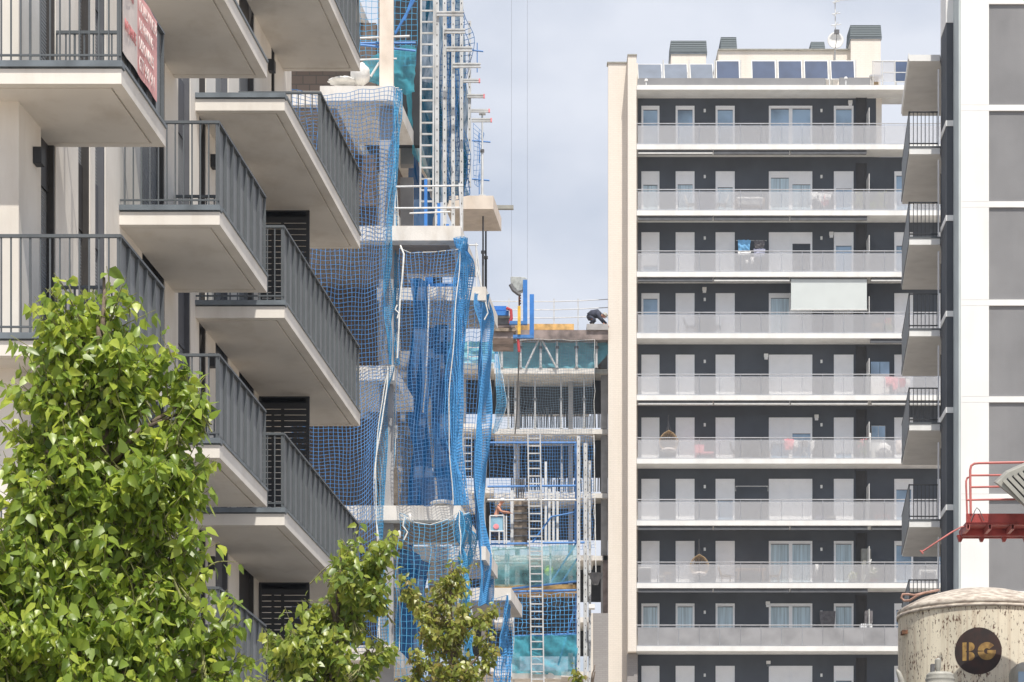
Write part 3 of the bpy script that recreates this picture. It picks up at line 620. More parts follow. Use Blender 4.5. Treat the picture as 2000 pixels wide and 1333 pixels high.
# steel props
def prop(x, yt, yb, Z, label, m='galv', r=.03, group='steel props'):
    t = thing('steel_prop', label, 'prop', P(x, yb, Z), group)
    ym = yt + (yb - yt) * .45
    MB().tube(P(x, yt, Z), P(x, ym, Z), r * .75).build('inner_tube', M[m], t); MB().tube(P(x, ym, Z), P(x, yb, Z), r).build('outer_tube', M[m], t)
    MB().tube(P(x, ym - 2, Z), P(x, ym + 3, Z), r * 1.8, 8).build('collar', M['steel_dark'], t)
    q = MB(); c = P(x, yt, Z); q.box(c.x - .08, c.x + .08, c.y - .08, c.y + .08, c.z - .02, c.z); c = P(x, yb, Z); q.box(c.x - .08, c.x + .08, c.y - .08, c.y + .08, c.z, c.z + .02); q.build('end_plates', M[m], t)
prop(942, 222, 384, 69.4, 'tall thin prop standing on the pinkish slab end right of the masts')
prop(943.5, 416, 586, 68.6, 'grey prop under the front of the pinkish slab end', 'steel_dark')
prop(949, 432, 590, 70.0, 'dark prop under the back of the pinkish slab end', 'blackmetal')
tag(MB().pbox(968, 1003, 401, 408, 71.15, .12).build('timber_beam', M['lampgrey']), 'pale timber beam sticking out of the pinkish slab end', 'beam')
t = thing('guard_rail', 'thin grey guard rail on the second deep slab under the pinkish slab end', 'guard rail', P(930, 575, 65.6), GR)
for p, q in (((908, 479), (934, 479)), ((930, 475), (931, 573)), ((931, 488), (942, 575)), ((931, 520), (942, 570)), ((918, 540), (932, 540))): MB().tube(P(*p, 65.7), P(*q, 65.7), .02).build('tube', M['galv'], t)
for x0, x1, yy, Zq in ((922, 958, 275, 72.3), (922, 956, 350, 72.0), (918, 944, 98, 70)):
    t = thing('scaffold_tube', 'blue tube arm poking out to the right of the masts ' + ('below the lowest bracket' if yy == 275 else 'above the pinkish slab' if yy == 350 else 'near their top'), 'tube arm', P(x0, yy, Zq), 'blue arms beside the masts')
    MB().tube(P(x0, yy, Zq), P(x1, yy + 3, Zq), .022).build('tube', M['tubeblue'], t); MB().tube(P(x0 + 14, yy - 14, Zq), P(x0 + 14, yy + 44, Zq), .012).build('hanger', M['tubeblue'], t)
# blue formwork frame and a pipe between deep slab and the slab behind it
t = thing('formwork', 'blue formwork panel with square openings standing under the deep slab', 'formwork', P(860, 572, 66.2))
for a in ((830, 848, 536, 566), (834, 897, 554, 566), (885, 897, 530, 566), (846, 864, 532, 554)): MB().pbox(*a, 66.2 if a[1] - a[0] != 18 else 66.25, .06).build('panel', M['panelblue'] if a != (846, 864, 532, 554) else M['interior_shade'], t)
for k, (x, y) in enumerate(((776, 612), (778, 700), (784, 1040), (797, 1055), (908, 1050), (948, 620), (957, 615))):
    pass
for k, (pts, lab) in enumerate(((((776, 596), (772, 605), (779, 612), (776, 622)), 'white rope knot on the upper net strip'), (((790, 1010), (787, 1028), (796, 1040), (789, 1055)), 'white rope knot under the lower deep slab'), (((948, 590), (953, 612), (946, 625)), 'white rope knot near the top of the far folded net'))):
    tag(MB().path([P(*p, 59.7 if k < 2 else 64.8) for p in pts], .016, 6).build('rope_knot', M['rope']), lab, 'rope')
for k, (x, y) in enumerate(((780, 1045), (801, 1012))):
    c = P(x, y, 59.85); tag(MB().blob(c, .035, .02, .09, 8, 6, .2).build('plastic_scrap', M['bagwhite'], smooth=True), 'white plastic scrap caught in the lower net, the ' + ('lower' if k == 0 else 'upper') + ' one', 'scrap', 'scraps caught in the net')
# ================================================================== BACK WING, far end of the site
ZW = 136.0
BW = thing('concrete_frame_building', 'far unfinished concrete wing closing the street beside the cream brick tower', 'building', P(1070, 1300, ZW)); BW.location.z = 0
slabs = [720, 838, 963, 1085, 1206, 1312]
for y in slabs:
    MB().pbox(966, 1160, y, y + 10, ZW, 9).build('floor_slab', M['concrete'], BW)
    MB().pbox(1160, 1188, y + 1, y + 10, ZW + 1.2, 8).build('floor_slab', M['concrete'], BW)
    MB().pbox(845, 965, y - 10, y, ZW + .3, 9).build('floor_slab', M['concrete'], BW)
for i in range(len(slabs) - 1):
    for x, wd in ((1174, 13), (1006, 9), (1110, 9), (900, 10), (940, 9)):
        MB().pbox(x, x + wd, slabs[i] + 10.5, slabs[i + 1] - (.5 if x > 960 else 10.5), ZW + 1.5, .4).build('column', M['concrete_grey'], BW)
MB().pbox(1174, 1187, 668, 719.5, ZW + 1.6, .4).build('column', M['concrete_grey'], BW)
for i in range(len(slabs)):                            # dark hanging panels stand in for each storey's deep shade, sky gap left below
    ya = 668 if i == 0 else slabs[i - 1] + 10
    MB().pbox(846, 1188, ya, slabs[i] - 31, ZW + 2.6, .25).build('shade_panel', M['interior_shade'], BW)
MB().pbox(975, 1188, 645, 664, ZW - .3, 8).build('roof_formwork', M['formply'], BW)
MB().pbox(1146, 1188, 633, 644.5, ZW - .4, 7).build('roof_edge', M['concrete_grey'], BW)
MB().pbox(1003, 1121, 633, 644.5, ZW - .2, .8).build('plank_edge', M['plank'], BW)
MB().pbox(1158, 1188, 1198, 1340, ZW - 3.5, .5).build('brick_parapet', M['greybrick'], BW)
MB().pbox(1152, 1158, 1198, 1340, ZW - 3.5, .5).build('brick_return', M['creambrick'], BW)
MB().pbox(1178, 1188, 1085, 1197, ZW + 1.2, .4).build('brown_return', M['formply'], BW)
PG = 'white props in the back wing'
for k, x in enumerate((980, 1017, 1056, 1088, 1126, 1165)): prop(x, 646, 719, ZW + .03, 'white prop behind the teal sheet of the back wing, number %s from the left' % ('one', 'two', 'three', 'four', 'five', 'six')[k], 'whitemast', .06, PG)
for k, x in enumerate((993, 1006, 1045, 1096, 1141)): prop(x, 733, 837, ZW + .5, 'white prop in the netted storey of the back wing, %s from the left' % ('first', 'second', 'third', 'fourth', 'fifth')[k], 'whitemast', .05, PG)
for k, x in enumerate((1005, 1097, 1145)): prop(x, 850, 962, ZW + .5, 'white prop in the storey behind the tall ladder, %s from the left' % ('first', 'second', 'third')[k], 'whitemast', .05, PG)
for k, (a, b) in enumerate((((1054, 660), (1027, 719)), ((1052, 652), (1087, 719)))):
    tag(MB().tube(P(*a, ZW - .1), P(*b, ZW - .1), .05).build('diagonal_brace', M['whitemast']), 'white brace leaning to the ' + ('left' if k == 0 else 'right') + ' in front of the teal sheet', 'brace', 'crossed white braces')
t = thing('rebar_bundle', 'row of dark starter bars standing along the foot of the netted storey', 'rebar', P(1080, 838, ZW + 2.2), None)
g = MB(); rr = random.Random(3)
for i in range(46):
    x = 1000 + i * 3.9 + rr.uniform(-1, 1); y = 836; g.tube(P(x, y, ZW + 2.2), P(x + rr.uniform(-1, 1), y - rr.uniform(22, 40), ZW + 2.2), .03, 4)
g.build('bars', M['steel_dark'], t)
t = thing('rebar_bundle', 'row of dark starter bars standing in the storey behind the tall ladder', 'rebar', P(1080, 961, ZW + 2.2), None)
g = MB()
for i in range(46):
    x = 1000 + i * 3.9 + rr.uniform(-1, 1); g.tube(P(x, 961, ZW + 2.2), P(x + rr.uniform(-1, 1), 961 - rr.uniform(22, 40), ZW + 2.2), .03, 4)
g.build('bars', M['steel_dark'], t)
net([[(975, 664, ZW - .5), (1040, 664, ZW - .5), (1100, 664, ZW - .5), (1161, 664, ZW - .5)], [(970, 760, ZW - .6), (1040, 765, ZW - .6), (1100, 765, ZW - .6), (1161, 760, ZW - .6)], [(966, 846, ZW - .5), (1040, 848, ZW - .5), (1100, 848, ZW - .5), (1161, 846, ZW - .5)]], M['netpale'], 'fine pale net over the two upper storeys of the back wing', sp=.13, r=.0055, amp=.12, seed=21, group='nets on the back wing')
net([[(955, 852, ZW - .5), (1040, 852, ZW - .5), (1100, 852, ZW - .5), (1161, 852, ZW - .5)], [(957, 960, ZW - .6), (1040, 965, ZW - .6), (1100, 965, ZW - .6), (1161, 960, ZW - .6)], [(960, 1070, ZW - .5), (1040, 1075, ZW - .5), (1100, 1075, ZW - .5), (1161, 1070, ZW - .5)]], M['netlight'], 'blue net over the storeys behind the tall ladder', sp=.15, r=.009, amp=.12, seed=22, group='nets on the back wing')
net([[(964, 655, ZW - 6), (967, 660, ZW - 5), (971, 668, ZW - 4)], [(968, 740, ZW - 6), (974, 740, ZW - 5), (982, 745, ZW - 4)], [(970, 790, ZW - 6), (980, 790, ZW - 5), (990, 790, ZW - 4)], [(962, 846, ZW - 6), (966, 846, ZW - 5), (972, 842, ZW - 4)]], M['netteal'], 'gathered blue net at the left corner of the back wing', sp=.17, r=.007, amp=.1, seed=23, group='nets on the back wing')
cloth([[(973, 668, ZW + .25), (1030, 669, ZW + .25), (1085, 669, ZW + .25)], [(973, 695, ZW + .25), (1030, 695, ZW + .25), (1085, 695, ZW + .25)], [(975, 719, ZW + .25), (1030, 720, ZW + .25), (1085, 720, ZW + .25)]], M['debris_back'], 'left half of the teal sheeting under the roof formwork of the back wing', .1, 31)
cloth([[(1085, 669, ZW + .25), (1130, 669, ZW + .25), (1187, 668, ZW + .25)], [(1085, 695, ZW + .25), (1130, 695, ZW + .25), (1187, 692, ZW + .25)], [(1085, 720, ZW + .25), (1130, 720, ZW + .25), (1162, 720, ZW + .25)]], M['debris_back'], 'right half of the teal sheeting under the roof formwork of the back wing', .1, 32)
cloth([[(872, 668, ZW), (918, 668, ZW), (966, 668, ZW)], [(872, 690, ZW), (918, 692, ZW), (966, 690, ZW)], [(872, 709, ZW), (918, 709, ZW), (966, 709, ZW)]], M['debris_back'], 'teal sheeting on the far slab seen through the blue nets', .1, 33)
t = thing('guard_rail', 'thin grey guard rail on the back wing roof against the sky', 'guard rail', P(1100, 632, ZW + 2), GR)
for y in (588, 604, 620): MB().path([P(958, y + 1, ZW + 2), P(1080, y + 1.5, ZW + 2), P(1130, y, ZW + 2), P(1188, y - 3, ZW + 2)], .025).build('tube', M['galv'], t)
for x in (994, 1082, 1129): MB().tube(P(x, 584, ZW + 2), P(x, 644, ZW + 2), .03).build('post', M['galv'], t)
# loading platform with stacked blue formwork, and the crane fork
t = thing('formwork_stack', 'stack of blue formwork panels on a dark loading platform left of the crane hook', 'formwork', P(980, 660, 118))
MB().pbox(957, 989, 598, 606, 118, 2).build('panel', M['panelblue'], t); MB().pbox(960, 994, 607, 616, 117.6, 2.2).build('panel', M['panelblue'], t)
MB().pbox(962, 996, 617, 621, 117.7, 2).build('plank', M['lampgrey'], t); MB().pbox(961, 998, 622, 634, 117.8, 2).build('beam', M['steel_dark'], t)
MB().pbox(964, 1006, 635, 640, 117.8, 2).build('timber', M['formply'], t); MB().pbox(964, 1008, 641, 647, 117.7, 2).build('beam', M['formsteel'], t); MB().pbox(962, 1003, 648, 661, 117.8, 2.2).build('platform', M['formply'], t)
MB().path([P(989, 602, 117.5), P(998, 606, 117.5), P(999, 622, 117.5), P(996, 632, 117.5)], .07).build('strap', M['redcloth'], t)
HK = thing('crane_hook_block', 'grey crane hook block with chain hanging on two thin cables over the site', 'crane hook', P(1012, 556, 116))
m = MB(); pr = [(-16, -11), (-15, -13), (12, -12), (17, -8), (17, 4), (8, 14), (-2, 16), (-11, 6), (-15, 0)]
c = P(1013, 556, 116); s_ = 116 / F
front = [(c.x + a * s_, c.y - .2, c.z - b * s_) for a, b in pr]; back = [(x, y + .4, z) for x, y, z in front]; n = len(pr)
m.add(front + back, [tuple(range(n)), tuple(range(2 * n - 1, n - 1, -1))] + [(i, i + n, (i + 1) % n + n, (i + 1) % n) for i in range(n)])
m.build('housing', M['hookgrey'], HK, bevel=.03)
MB().path([P(997, 556, 115.7), P(1003, 567, 115.7), P(1012, 574, 115.7), P(1016, 576, 115.7)], .09).build('sheave_guard', M['steel_dark'], HK)
g = MB()
for k in range(9): g.blob(P(1014 + (k % 2), 575 + k * 2.6, 115.8), .035 + .025 * (k % 2), .05, .05, 8, 5)
g.build('chain', M['rust'], HK)
for x0, x1 in ((999, 999), (1030, 1030)): MB().tube(P(x0, -300, 116), P(x1, 548, 116), .0045, 5).build('cable', M['steel_dark'], HK)
t = thing('crane_fork', 'blue L shaped pallet fork hanging under the crane hook in two prongs', 'crane fork', P(1020, 655, 116))
for (x0, x1, y0, y1, xf) in ((1021.5, 1030, 547, 633, 995), (1034.5, 1043, 575, 660, 1002)):
    MB().pbox(x0, x1, y0, y1 + (-6 if 1 else 0), 115.6, .22).build('upright', M['panelblue'], t); MB().pbox(xf, x1, y1 - 5.8, y1, 115.6, .22).build('tine', M['tubeblue'], t)
MB().pbox(1011, 1017, 598, 653, 115.55, .12).build('sling', M['yellow'], t)
tag(MB().path([P(1012, 663, 115.7), P(1014, 688, 115.7)], .06).build('red_tag_line', M['redcloth']), 'red and white tail of the sling hanging below the blue fork', 'sling tail')
tag(MB().path([P(1014, 690, 117), P(1012, 740, 118), P(1010, 800, 119), P(1006, 848, 120)], .03).build('tag_line', M['steel_dark']), 'thin dark tag line hanging down in front of the back wing net', 'tag line')

# ------------------------------------------------------------------ climbing work platform in front of the back wing
ZC2 = 128.0
CP = thing('climbing_platform', 'blue and white work platform scaffold with teal sheets in front of the far wing', 'scaffold', P(1060, 1333, ZC2)); CP.location.z = 0
for (x0, y0, x1, y1) in ((952, 865, 1128, 865), (952, 951, 1128, 949), (952, 977, 1128, 977), (955, 1063, 1142, 1060), (1000, 1150, 1132, 1135), (1000, 1156, 1132, 1153), (1003, 1243, 1128, 1238), (955, 1100, 1035, 1100), (958, 1074, 1036, 1070)):
    MB().tube(P(x0, y0, ZC2), P(x1, y1, ZC2), .055).build('ledger', M['tubeblue'] if y0 not in (977, 1100, 1074) else M['galv'], CP)
for (x, y0, y1) in ((1003, 1160, 1340), (1125, 866, 1060), (1125, 1160, 1340), (988, 1065, 1150), (993, 1070, 1150), (1075, 1066, 1150)):
    MB().tube(P(x, y0, ZC2 + .3), P(x, y1, ZC2 + .3), .05).build('standard', M['galv'] if x < 1120 else M['tubeblue'], CP)
for (a, b) in (((1075, 1140), (1125, 1062)), ((1090, 1150), (1128, 1090)), ((1075, 1010), (1128, 1000)), ((1090, 1300), (1128, 1170)), ((1040, 1060), (1075, 1012))):
    MB().tube(P(*a, ZC2 + .5), P(*b, ZC2 + .5), .04).build('brace', M['tubeblue'], CP)
MB().pbox(960, 1130, 1142, 1150, ZC2 + .2, 2.5).build('deck', M['plank'], CP); MB().pbox(1000, 1096, 1310, 1326, ZC2 - .2, 3).build('base_slab', M['concrete'], CP)
MB().pbox(1004, 1124, 1156, 1275, ZC2 + 3, .1).build('shade_backing', M['interior_shade'], CP)  # dark sheet standing in for the shade inside the bay
cloth([[(960, 1068, ZC2 - .2), (1045, 1067, ZC2 - .2), (1127, 1064, ZC2 - .2)], [(962, 1105, ZC2 - .3), (1045, 1108, ZC2 - .3), (1126, 1100, ZC2 - .3)], [(965, 1146, ZC2 - .2), (1045, 1143, ZC2 - .2), (1126, 1134, ZC2 - .2)]], M['debris_pale'], 'pale teal sheet along the middle deck of the climbing platform', .15, 41)
cloth([[(1001, 1242, ZC2 - .2), (1065, 1242, ZC2 - .2), (1130, 1238, ZC2 - .2)], [(1000, 1280, ZC2 - .4), (1065, 1285, ZC2 - .4), (1128, 1280, ZC2 - .3)], [(1000, 1316, ZC2 - .3), (1065, 1318, ZC2 - .3), (1120, 1320, ZC2 - .2), ][:3]], M['debris_mesh'], 'deep teal sheet along the lowest deck of the climbing platform', .2, 42)
net([[(1004, 1160, ZC2 - .2), (1065, 1160, ZC2 - .2), (1127, 1158, ZC2 - .2)], [(1004, 1200, ZC2 - .3), (1065, 1202, ZC2 - .3), (1127, 1200, ZC2 - .3)], [(1004, 1242, ZC2 - .2), (1065, 1242, ZC2 - .2), (1127, 1240, ZC2 - .2)]], M['netblue'], 'blue net closing the dark bay of the climbing platform', sp=.19, r=.014, amp=.1, seed=24, group='nets on the back wing')
ladder('ladder', 'tall white ladder rising in front of the climbing platform', 1031, 1055, 848, 1380, ZC2 - .6, 14.7, r=.045, tilt=8)
ladder('ladder', 'white ladder seen through the blue nets left of the worker', 905, 921, 840, 985, ZC2 + 3, 15, r=.035)
ladder('ladder', 'short white ladder on the far slab behind the folded blue net', 914, 938, 664, 708, ZC2 + 4, 18, r=.04)
for k, (x, wd, y0) in enumerate(((1130, 6.5, 852), (1143.5, 7.5, 866), (1152, 5, 900))):
    t = thing('scaffold_mast', 'white lattice mast at the right side of the climbing platform, ' + ('left one' if k == 0 else 'middle one' if k == 1 else 'right one'), 'scaffold mast', P(x, 1380, ZC2 - .3 + k * .5), 'masts of the climbing platform')
    MB().pbox(x - wd / 2, x + wd / 2, y0, 1380, ZC2 - .3 + k * .5, .18).build('post', M['whitemast'], t)
    h = MB(); y = y0 + 6
    while y < 1340: h.pbox(x - .7, x + .7, y - 1.2, y + 1.2, ZC2 - .304 + k * .5, .02); y += 14
    h.build('perforations', M['hole'], t)
for k, (x, y0) in enumerate(((1066, 902), (1073, 955), (1081, 950), (1089, 960))):
    tag(MB().pbox(x - 2.2, x + 2.2, y0, 1060 + (k % 2) * 8, ZC2 + 1.2 + k * .15, .10).build('metal_profile', M['galv']), 'upright pale metal profile behind the tall ladder, %s from the left' % ('first', 'second', 'third', 'fourth')[k], 'metal profile', 'upright metal profiles')
t = thing('column_formwork', 'brown steel column form with ribs standing beside the shirtless worker', 'formwork', P(1017, 1065, ZC2 + .7))
MB().pbox(1004, 1030, 973, 1066, ZC2 + .7, .6).build('form_face', M['formsteel'], t)
g = MB()
for y in (986, 1001, 1016, 1030, 1045): g.pbox(1004, 1031, y, y + 3, ZC2 + .62, .1)
g.build('ribs', M['steel_dark'], t); g = MB()
for x in (1009, 1013, 1018, 1022): g.tube(P(x, 936, ZC2 + 1), P(x, 974, ZC2 + 1), .035, 5)
g.build('starter_bars', M['steel_dark'], t); MB().pbox(997, 1003, 958, 1066, ZC2 + .8, .1).build('side_prop', M['galv'], t)
t = thing('platform_gate', 'light blue platform gate panel with a red mark in front of the worker', 'gate', P(970, 1063, ZC2 - .3))
MB().pbox(958, 982, 1010, 1038, ZC2 - .3, .04).build('panel', M['gatepanel'], t)
g = MB()
for a in (((957, 1008), (957, 1063)), ((957, 1008), (984, 1007)), ((984, 1007), (985, 1063)), ((957, 1038), (984, 1038)), ((989, 1008), (989, 1062)), ((975, 1040), (975, 1062))): g.tube(P(*a[0], ZC2 - .32), P(*a[1], ZC2 - .32), .035)
g.build('frame', M['galv'], t); MB().blob(P(969, 1029, ZC2 - .33), .13, .02, .13, 12, 6).build('red_mark', M['pinkcloth'], t)
t = thing('rubble_skip', 'dark pulley basket hanging on a rope right of the white masts', 'basket', P(1164, 1150, ZC2))
MB().lathe([(.12, 0), (.3, .45), (.34, .52), (.32, .52), (.1, .02)], P(1163, 1143, ZC2), 10).build('basket', M['steel_dark'], t); MB().tube(P(1164, 1125, ZC2), P(1160, 850, ZC2), .02).build('rope', M['rope'], t)
tag(MB().blob(P(1072, 1115, ZC2 + .6), .22, .2, .24, 12, 8, .06).build('hi_vis_jacket', M['hivis'], smooth=True), 'yellow and pink high visibility jacket lying behind the pale teal sheet', 'jacket')
tag(MB().pbox(1150, 1162, 1180, 1188, ZC2 - .5, .5).build('white_bucket', M['white']), 'small white box fixed at the foot of the platform masts', 'box')
# ================================================================== APARTMENT TOWER WITH GLASS BALCONIES
S2 = 40.83; ZB = F / S2; ZQ = ZB + 1.15
TB = thing('apartment_tower', 'dark grey apartment tower with white slab edges and long glass balconies', 'building', (PX(1240, ZB), ZB, 0))
YS = [282, 411, 531, 651, 772, 895.8, 1016.7, 1139, 1262, 1385, 1508, 1631, 1754, 1877]
bx = PX(1243.5, ZB); ex = PX(1905, ZB); ztop = PZ(166.5, ZB)
def fz(y): return PZ(y, ZB)
MB().box(PX(1246, ZQ), PX(1711, ZQ), ZQ, ZB + 13, fz(282) + .002, ztop - .24).build('wall', M['darkwall'], TB)
MB().box(PX(1246, ZQ), ex, ZQ, ZB + 13, 0, fz(282) - .25).build('wall', M['darkwall'], TB)
MB().box(PX(1711, ZQ) + .002, PX(1722, ZQ), ZQ - .01, ZB + 9, fz(282) + .003, ztop - .245).build('end_wall', M['creambrick'], TB)
MB().box(PX(1188, ZQ + .05), PX(1246, ZQ) - .003, ZQ + .05, ZQ + .5, 0, PZ(123, ZQ)).build('brick_wall', M['creambrick'], TB)
MB().box(PX(1188, ZQ + .05) - .06, PX(1228, ZQ), ZQ - .01, ZQ + .55, PZ(123, ZQ), PZ(121, ZQ)).build('wall_cap', M['lampgrey'], TB)
MB().box(PX(1226.5, ZB), PX(1243, ZB), ZB - .03, ZQ + .045, PZ(1273, ZB), PZ(109, ZB)).build('brick_fin', M['creambrick'], TB)
MB().box(PX(1225.5, ZB), PX(1244.2, ZB), ZB - .08, ZQ + .6, PZ(109, ZB), PZ(107, ZB)).build('fin_cap', M['lampgrey'], TB)
MB().box(PX(1226, ZB), PX(1246, ZB), ZB + .5, ZQ + .04, 0, PZ(1274, ZB)).build('brick_pier', M['greybrick'], TB)
DX = [(1253, 1287.5), (1320, 1356), (1398, 1434.5), (1502, 1586), (1629, 1666.5), (1747, 1783), (1831, 1864)]
ST = {0: [.04, .04, .04, (.02, .02), .03, None, None], 1: [.27, .26, .33, (.1, .26), .36, .05, .05], 2: [.75, 1, 1, (1, .22), .27, .27, 1], 3: [.08, 1, 1, (.06, 1), 1, 1, 1], 4: [1, 1, 1, (1, 1), 1, .85, 1],
      5: [1, 1, 1, (.58, .33), .8, 1, 1], 6: [1, 1, .46, (1, 1), 1, .2, 1], 7: [1, 1, 1, (.02, .02), .02, .05, .05], 8: [.02, .02, .02, (.02, .02), .02, .1, 1], 9: [1, 1, 1, (1, 1), .3, 1, 1]}
CU = {(1, 0), (1, 1), (1, 2), (1, 3), (7, 4), (8, 0), (8, 1), (8, 2), (8, 3), (8, 4), (3, 3), (7, 3)}
def leaf(o, x0, x1, z0, zt, sh, cur, dark, vis):
    f = .085; y = ZQ - .06
    MB().box(x0, x0 + f, y, ZQ - .002, z0, zt).box(x1 - f, x1, y, ZQ - .002, z0, zt).box(x0 + f, x1 - f, y, ZQ - .002, zt - .11, zt).box(x0 + f, x1 - f, y, ZQ - .002, z0, z0 + .09).build('frame', M['frame'], o)
    zs = zt - .11 - (zt - .2 - z0) * sh
    if sh > .03: MB().box(x0 + f, x1 - f, ZQ - .045, ZQ - .002, zs, zt - .11).build('shutter', M['shutter_white'], o)
    if sh < .97:
        MB().box(x0 + f, x1 - f, ZQ - .02, ZQ - .002, z0 + .09, zs - .025).build('pane', M['pane_dark'] if dark else M['pane_curtain'] if cur else M['pane_blue'], o)
        MB().box(x0 + f, x1 - f, ZQ - .05, ZQ - .0021, zs - .025, zs).build('shutter_edge', M['steel_dark'], o)
for k in range(10):
    z0 = fz(YS[k]) + .01; zt = z0 + 2.20
    for j, (a_, b_) in enumerate(DX):
        s = ST[k][j]
        if s is None: continue
        x0, x1 = PX(a_, ZQ), PX(b_, ZQ)
        o = MB().box(x0 - .012, x1 + .012, ZQ - .012, ZQ - .001, z0 + .002, zt + .012).build('balcony_door', M['frame'], TB)
        if isinstance(s, tuple):
            xm = (x0 + x1) / 2
            leaf(o, x0, xm - .001, z0, zt, s[0], (k, j) in CU, False, 1); leaf(o, xm + .001, x1, z0, zt, s[1], (k, j) in CU, k == 2, 1)
        else: leaf(o, x0, x1, z0, zt, s, (k, j) in CU, False, 1)
    if k < 9 or 1:
        for xl in (1376.5, 1604.5): MB().pbox(xl - 2, xl + 2, YS[k] - 69, YS[k] - 63, ZQ - .07, .068).build('wall_light', M['white'], TB)
        MB().box(PX(1672, ZQ), PX(1674, ZQ), ZQ - .05, ZQ - .002, z0, z0 + 2.6).box(PX(1690.5, ZQ), PX(1692.5, ZQ), ZQ - .05, ZQ - .002, z0, z0 + 2.6).box(PX(1674.5, ZQ), PX(1690, ZQ), ZQ - .02, ZQ - .002, z0, z0 + 2.6).build('drain_recess', M['jamb'], TB)
for (x, y) in ((1661, 202), (1624, 459), (1376, 567), (1595, 816), (1500, 1181), (1496.5, 697), (1501, 1297)):
    o = MB().pbox(x - 4, x + 4, y - 6, y, ZQ - .14, .138).build('alarm_box', M['white'], TB); MB().pbox(x - 3.2, x + 3.2, y + .3, y + 4.5, ZQ - .13, .125).build('notice', M['frame'] if x != 1501 else M['copingmetal'], TB)
# slabs, glass balustrades, awning cassettes
MB().box(bx, ex, ZB, ZQ - .003, ztop - .22, ztop).box(PX(1246, ZQ), PX(1722, ZQ), ZQ - .002, ZB + 13, ztop - .24, ztop - .001).box(PX(1722, ZQ) + .001, ex, ZQ - .002, ZB + 2.0, ztop - .239, ztop - .002).build('roof_slab', M['white'], TB)
MB().pbox(1247, 1612, 153, 166.4, ZB + .45, .3).build('roof_kerb', M['greywall'], TB); MB().pbox(1640, 1700, 152, 166.4, ZB + .6, .3).build('roof_kerb', M['greywall'], TB)
for k, y in enumerate(YS):
    z1 = fz(y); b = MB().box(bx, ex, ZB, ZQ - .003, z1 - .245, z1).build('balcony', M['white'], TB)
    if k > 9: continue
    g = MB(); p = MB(); x = bx + .04; i = 0
    while x < ex - .2:
        x2 = min(x + .985, ex - .1)
        g.box(x + .012, x2 - .012, ZB + .02, ZB + .032, z1 + .03, z1 + .87)
        p.box(x2 - .006, x2 + .010, ZB + .045, ZB + .07, z1, z1 + 1.0)
        x = x2; i += 1
    g.build('glass_balustrade', M['glass_solid'] if k == 8 else M['milkglass'], b)
    p.tube((bx, ZB + .05, z1 + 1.0), (ex, ZB + .05, z1 + 1.0), .026, 8); p.box(bx, ex, ZB + .035, ZB + .06, z1 + .89, z1 + .905); p.box(bx, ex, ZB - .004, ZB + .05, z1 + .001, z1 + .03)
    p.build('handrail', M['chrome'], b)
    MB().box(PX(1246, ZQ), ex, ZQ - .012, ZQ - .003, z1, z1 + .10).build('sunlit_strip', M['frame'], b)  # pale strip standing in for sunlight on the foot of the wall
cas = {0: [(1246, 1393, 1), (1394, 1543, 0), (1544, 1694, 0)], 1: [(1246, 1393, 0), (1394, 1543, 0), (1544, 1695, 0)], 2: [(1246, 1393, 0), (1394, 1543, 1), (1701, 1800, 1)], 3: [(1700, 1830, 0)],
       4: [(1246, 1393, 1), (1394, 1543, 1), (1544, 1696, 1), (1702, 1838, 1)], 6: [(1246, 1393, 0), (1394, 1543, 0), (1544, 1696, 0), (1702, 1838, 0)], 7: [(1246, 1393, 0), (1394, 1543, 0), (1544, 1696, 0)]}
for k, l in cas.items():
    z = fz(YS[k]) - .25
    for a_, b_, white in l:
        o = MB().box(PX(a_, ZB) + .02, PX(b_, ZB) - .02, ZB + .12, ZB + .30, z - .16, z - .003).build('awning_cassette', M['awninggrey'], TB)
        MB().box(PX(a_, ZB) + .02, PX(b_, ZB) - .02, ZB + .06, ZB + .115, z - .19, z - .12).build('awning_bar', M['alu'] if white else M['awninggrey'], o)
o = thing('awning', 'pale grey awning screen lowered over the middle of one glass balcony', 'awning', P(1619, 606, ZB + .1))
MB().pbox(1545, 1693, 546, 604, ZB + .12, .01).build('screen', M['blind'], o); MB().pbox(1544, 1694, 604, 606.5, ZB + .1, .05).build('bottom_bar', M['alu'], o); MB().pbox(1544, 1694, 543.5, 548, ZB + .14, .16).build('cassette', M['awninggrey'], o)
for k in range(9):                                     # privacy divider rods
    x = PX(1697.5, ZB); z = fz(YS[k]); MB().box(x, x + .035, ZB + .08, ZQ - .05, z + .001, z + 1.78).build('divider', M['alu'], TB)

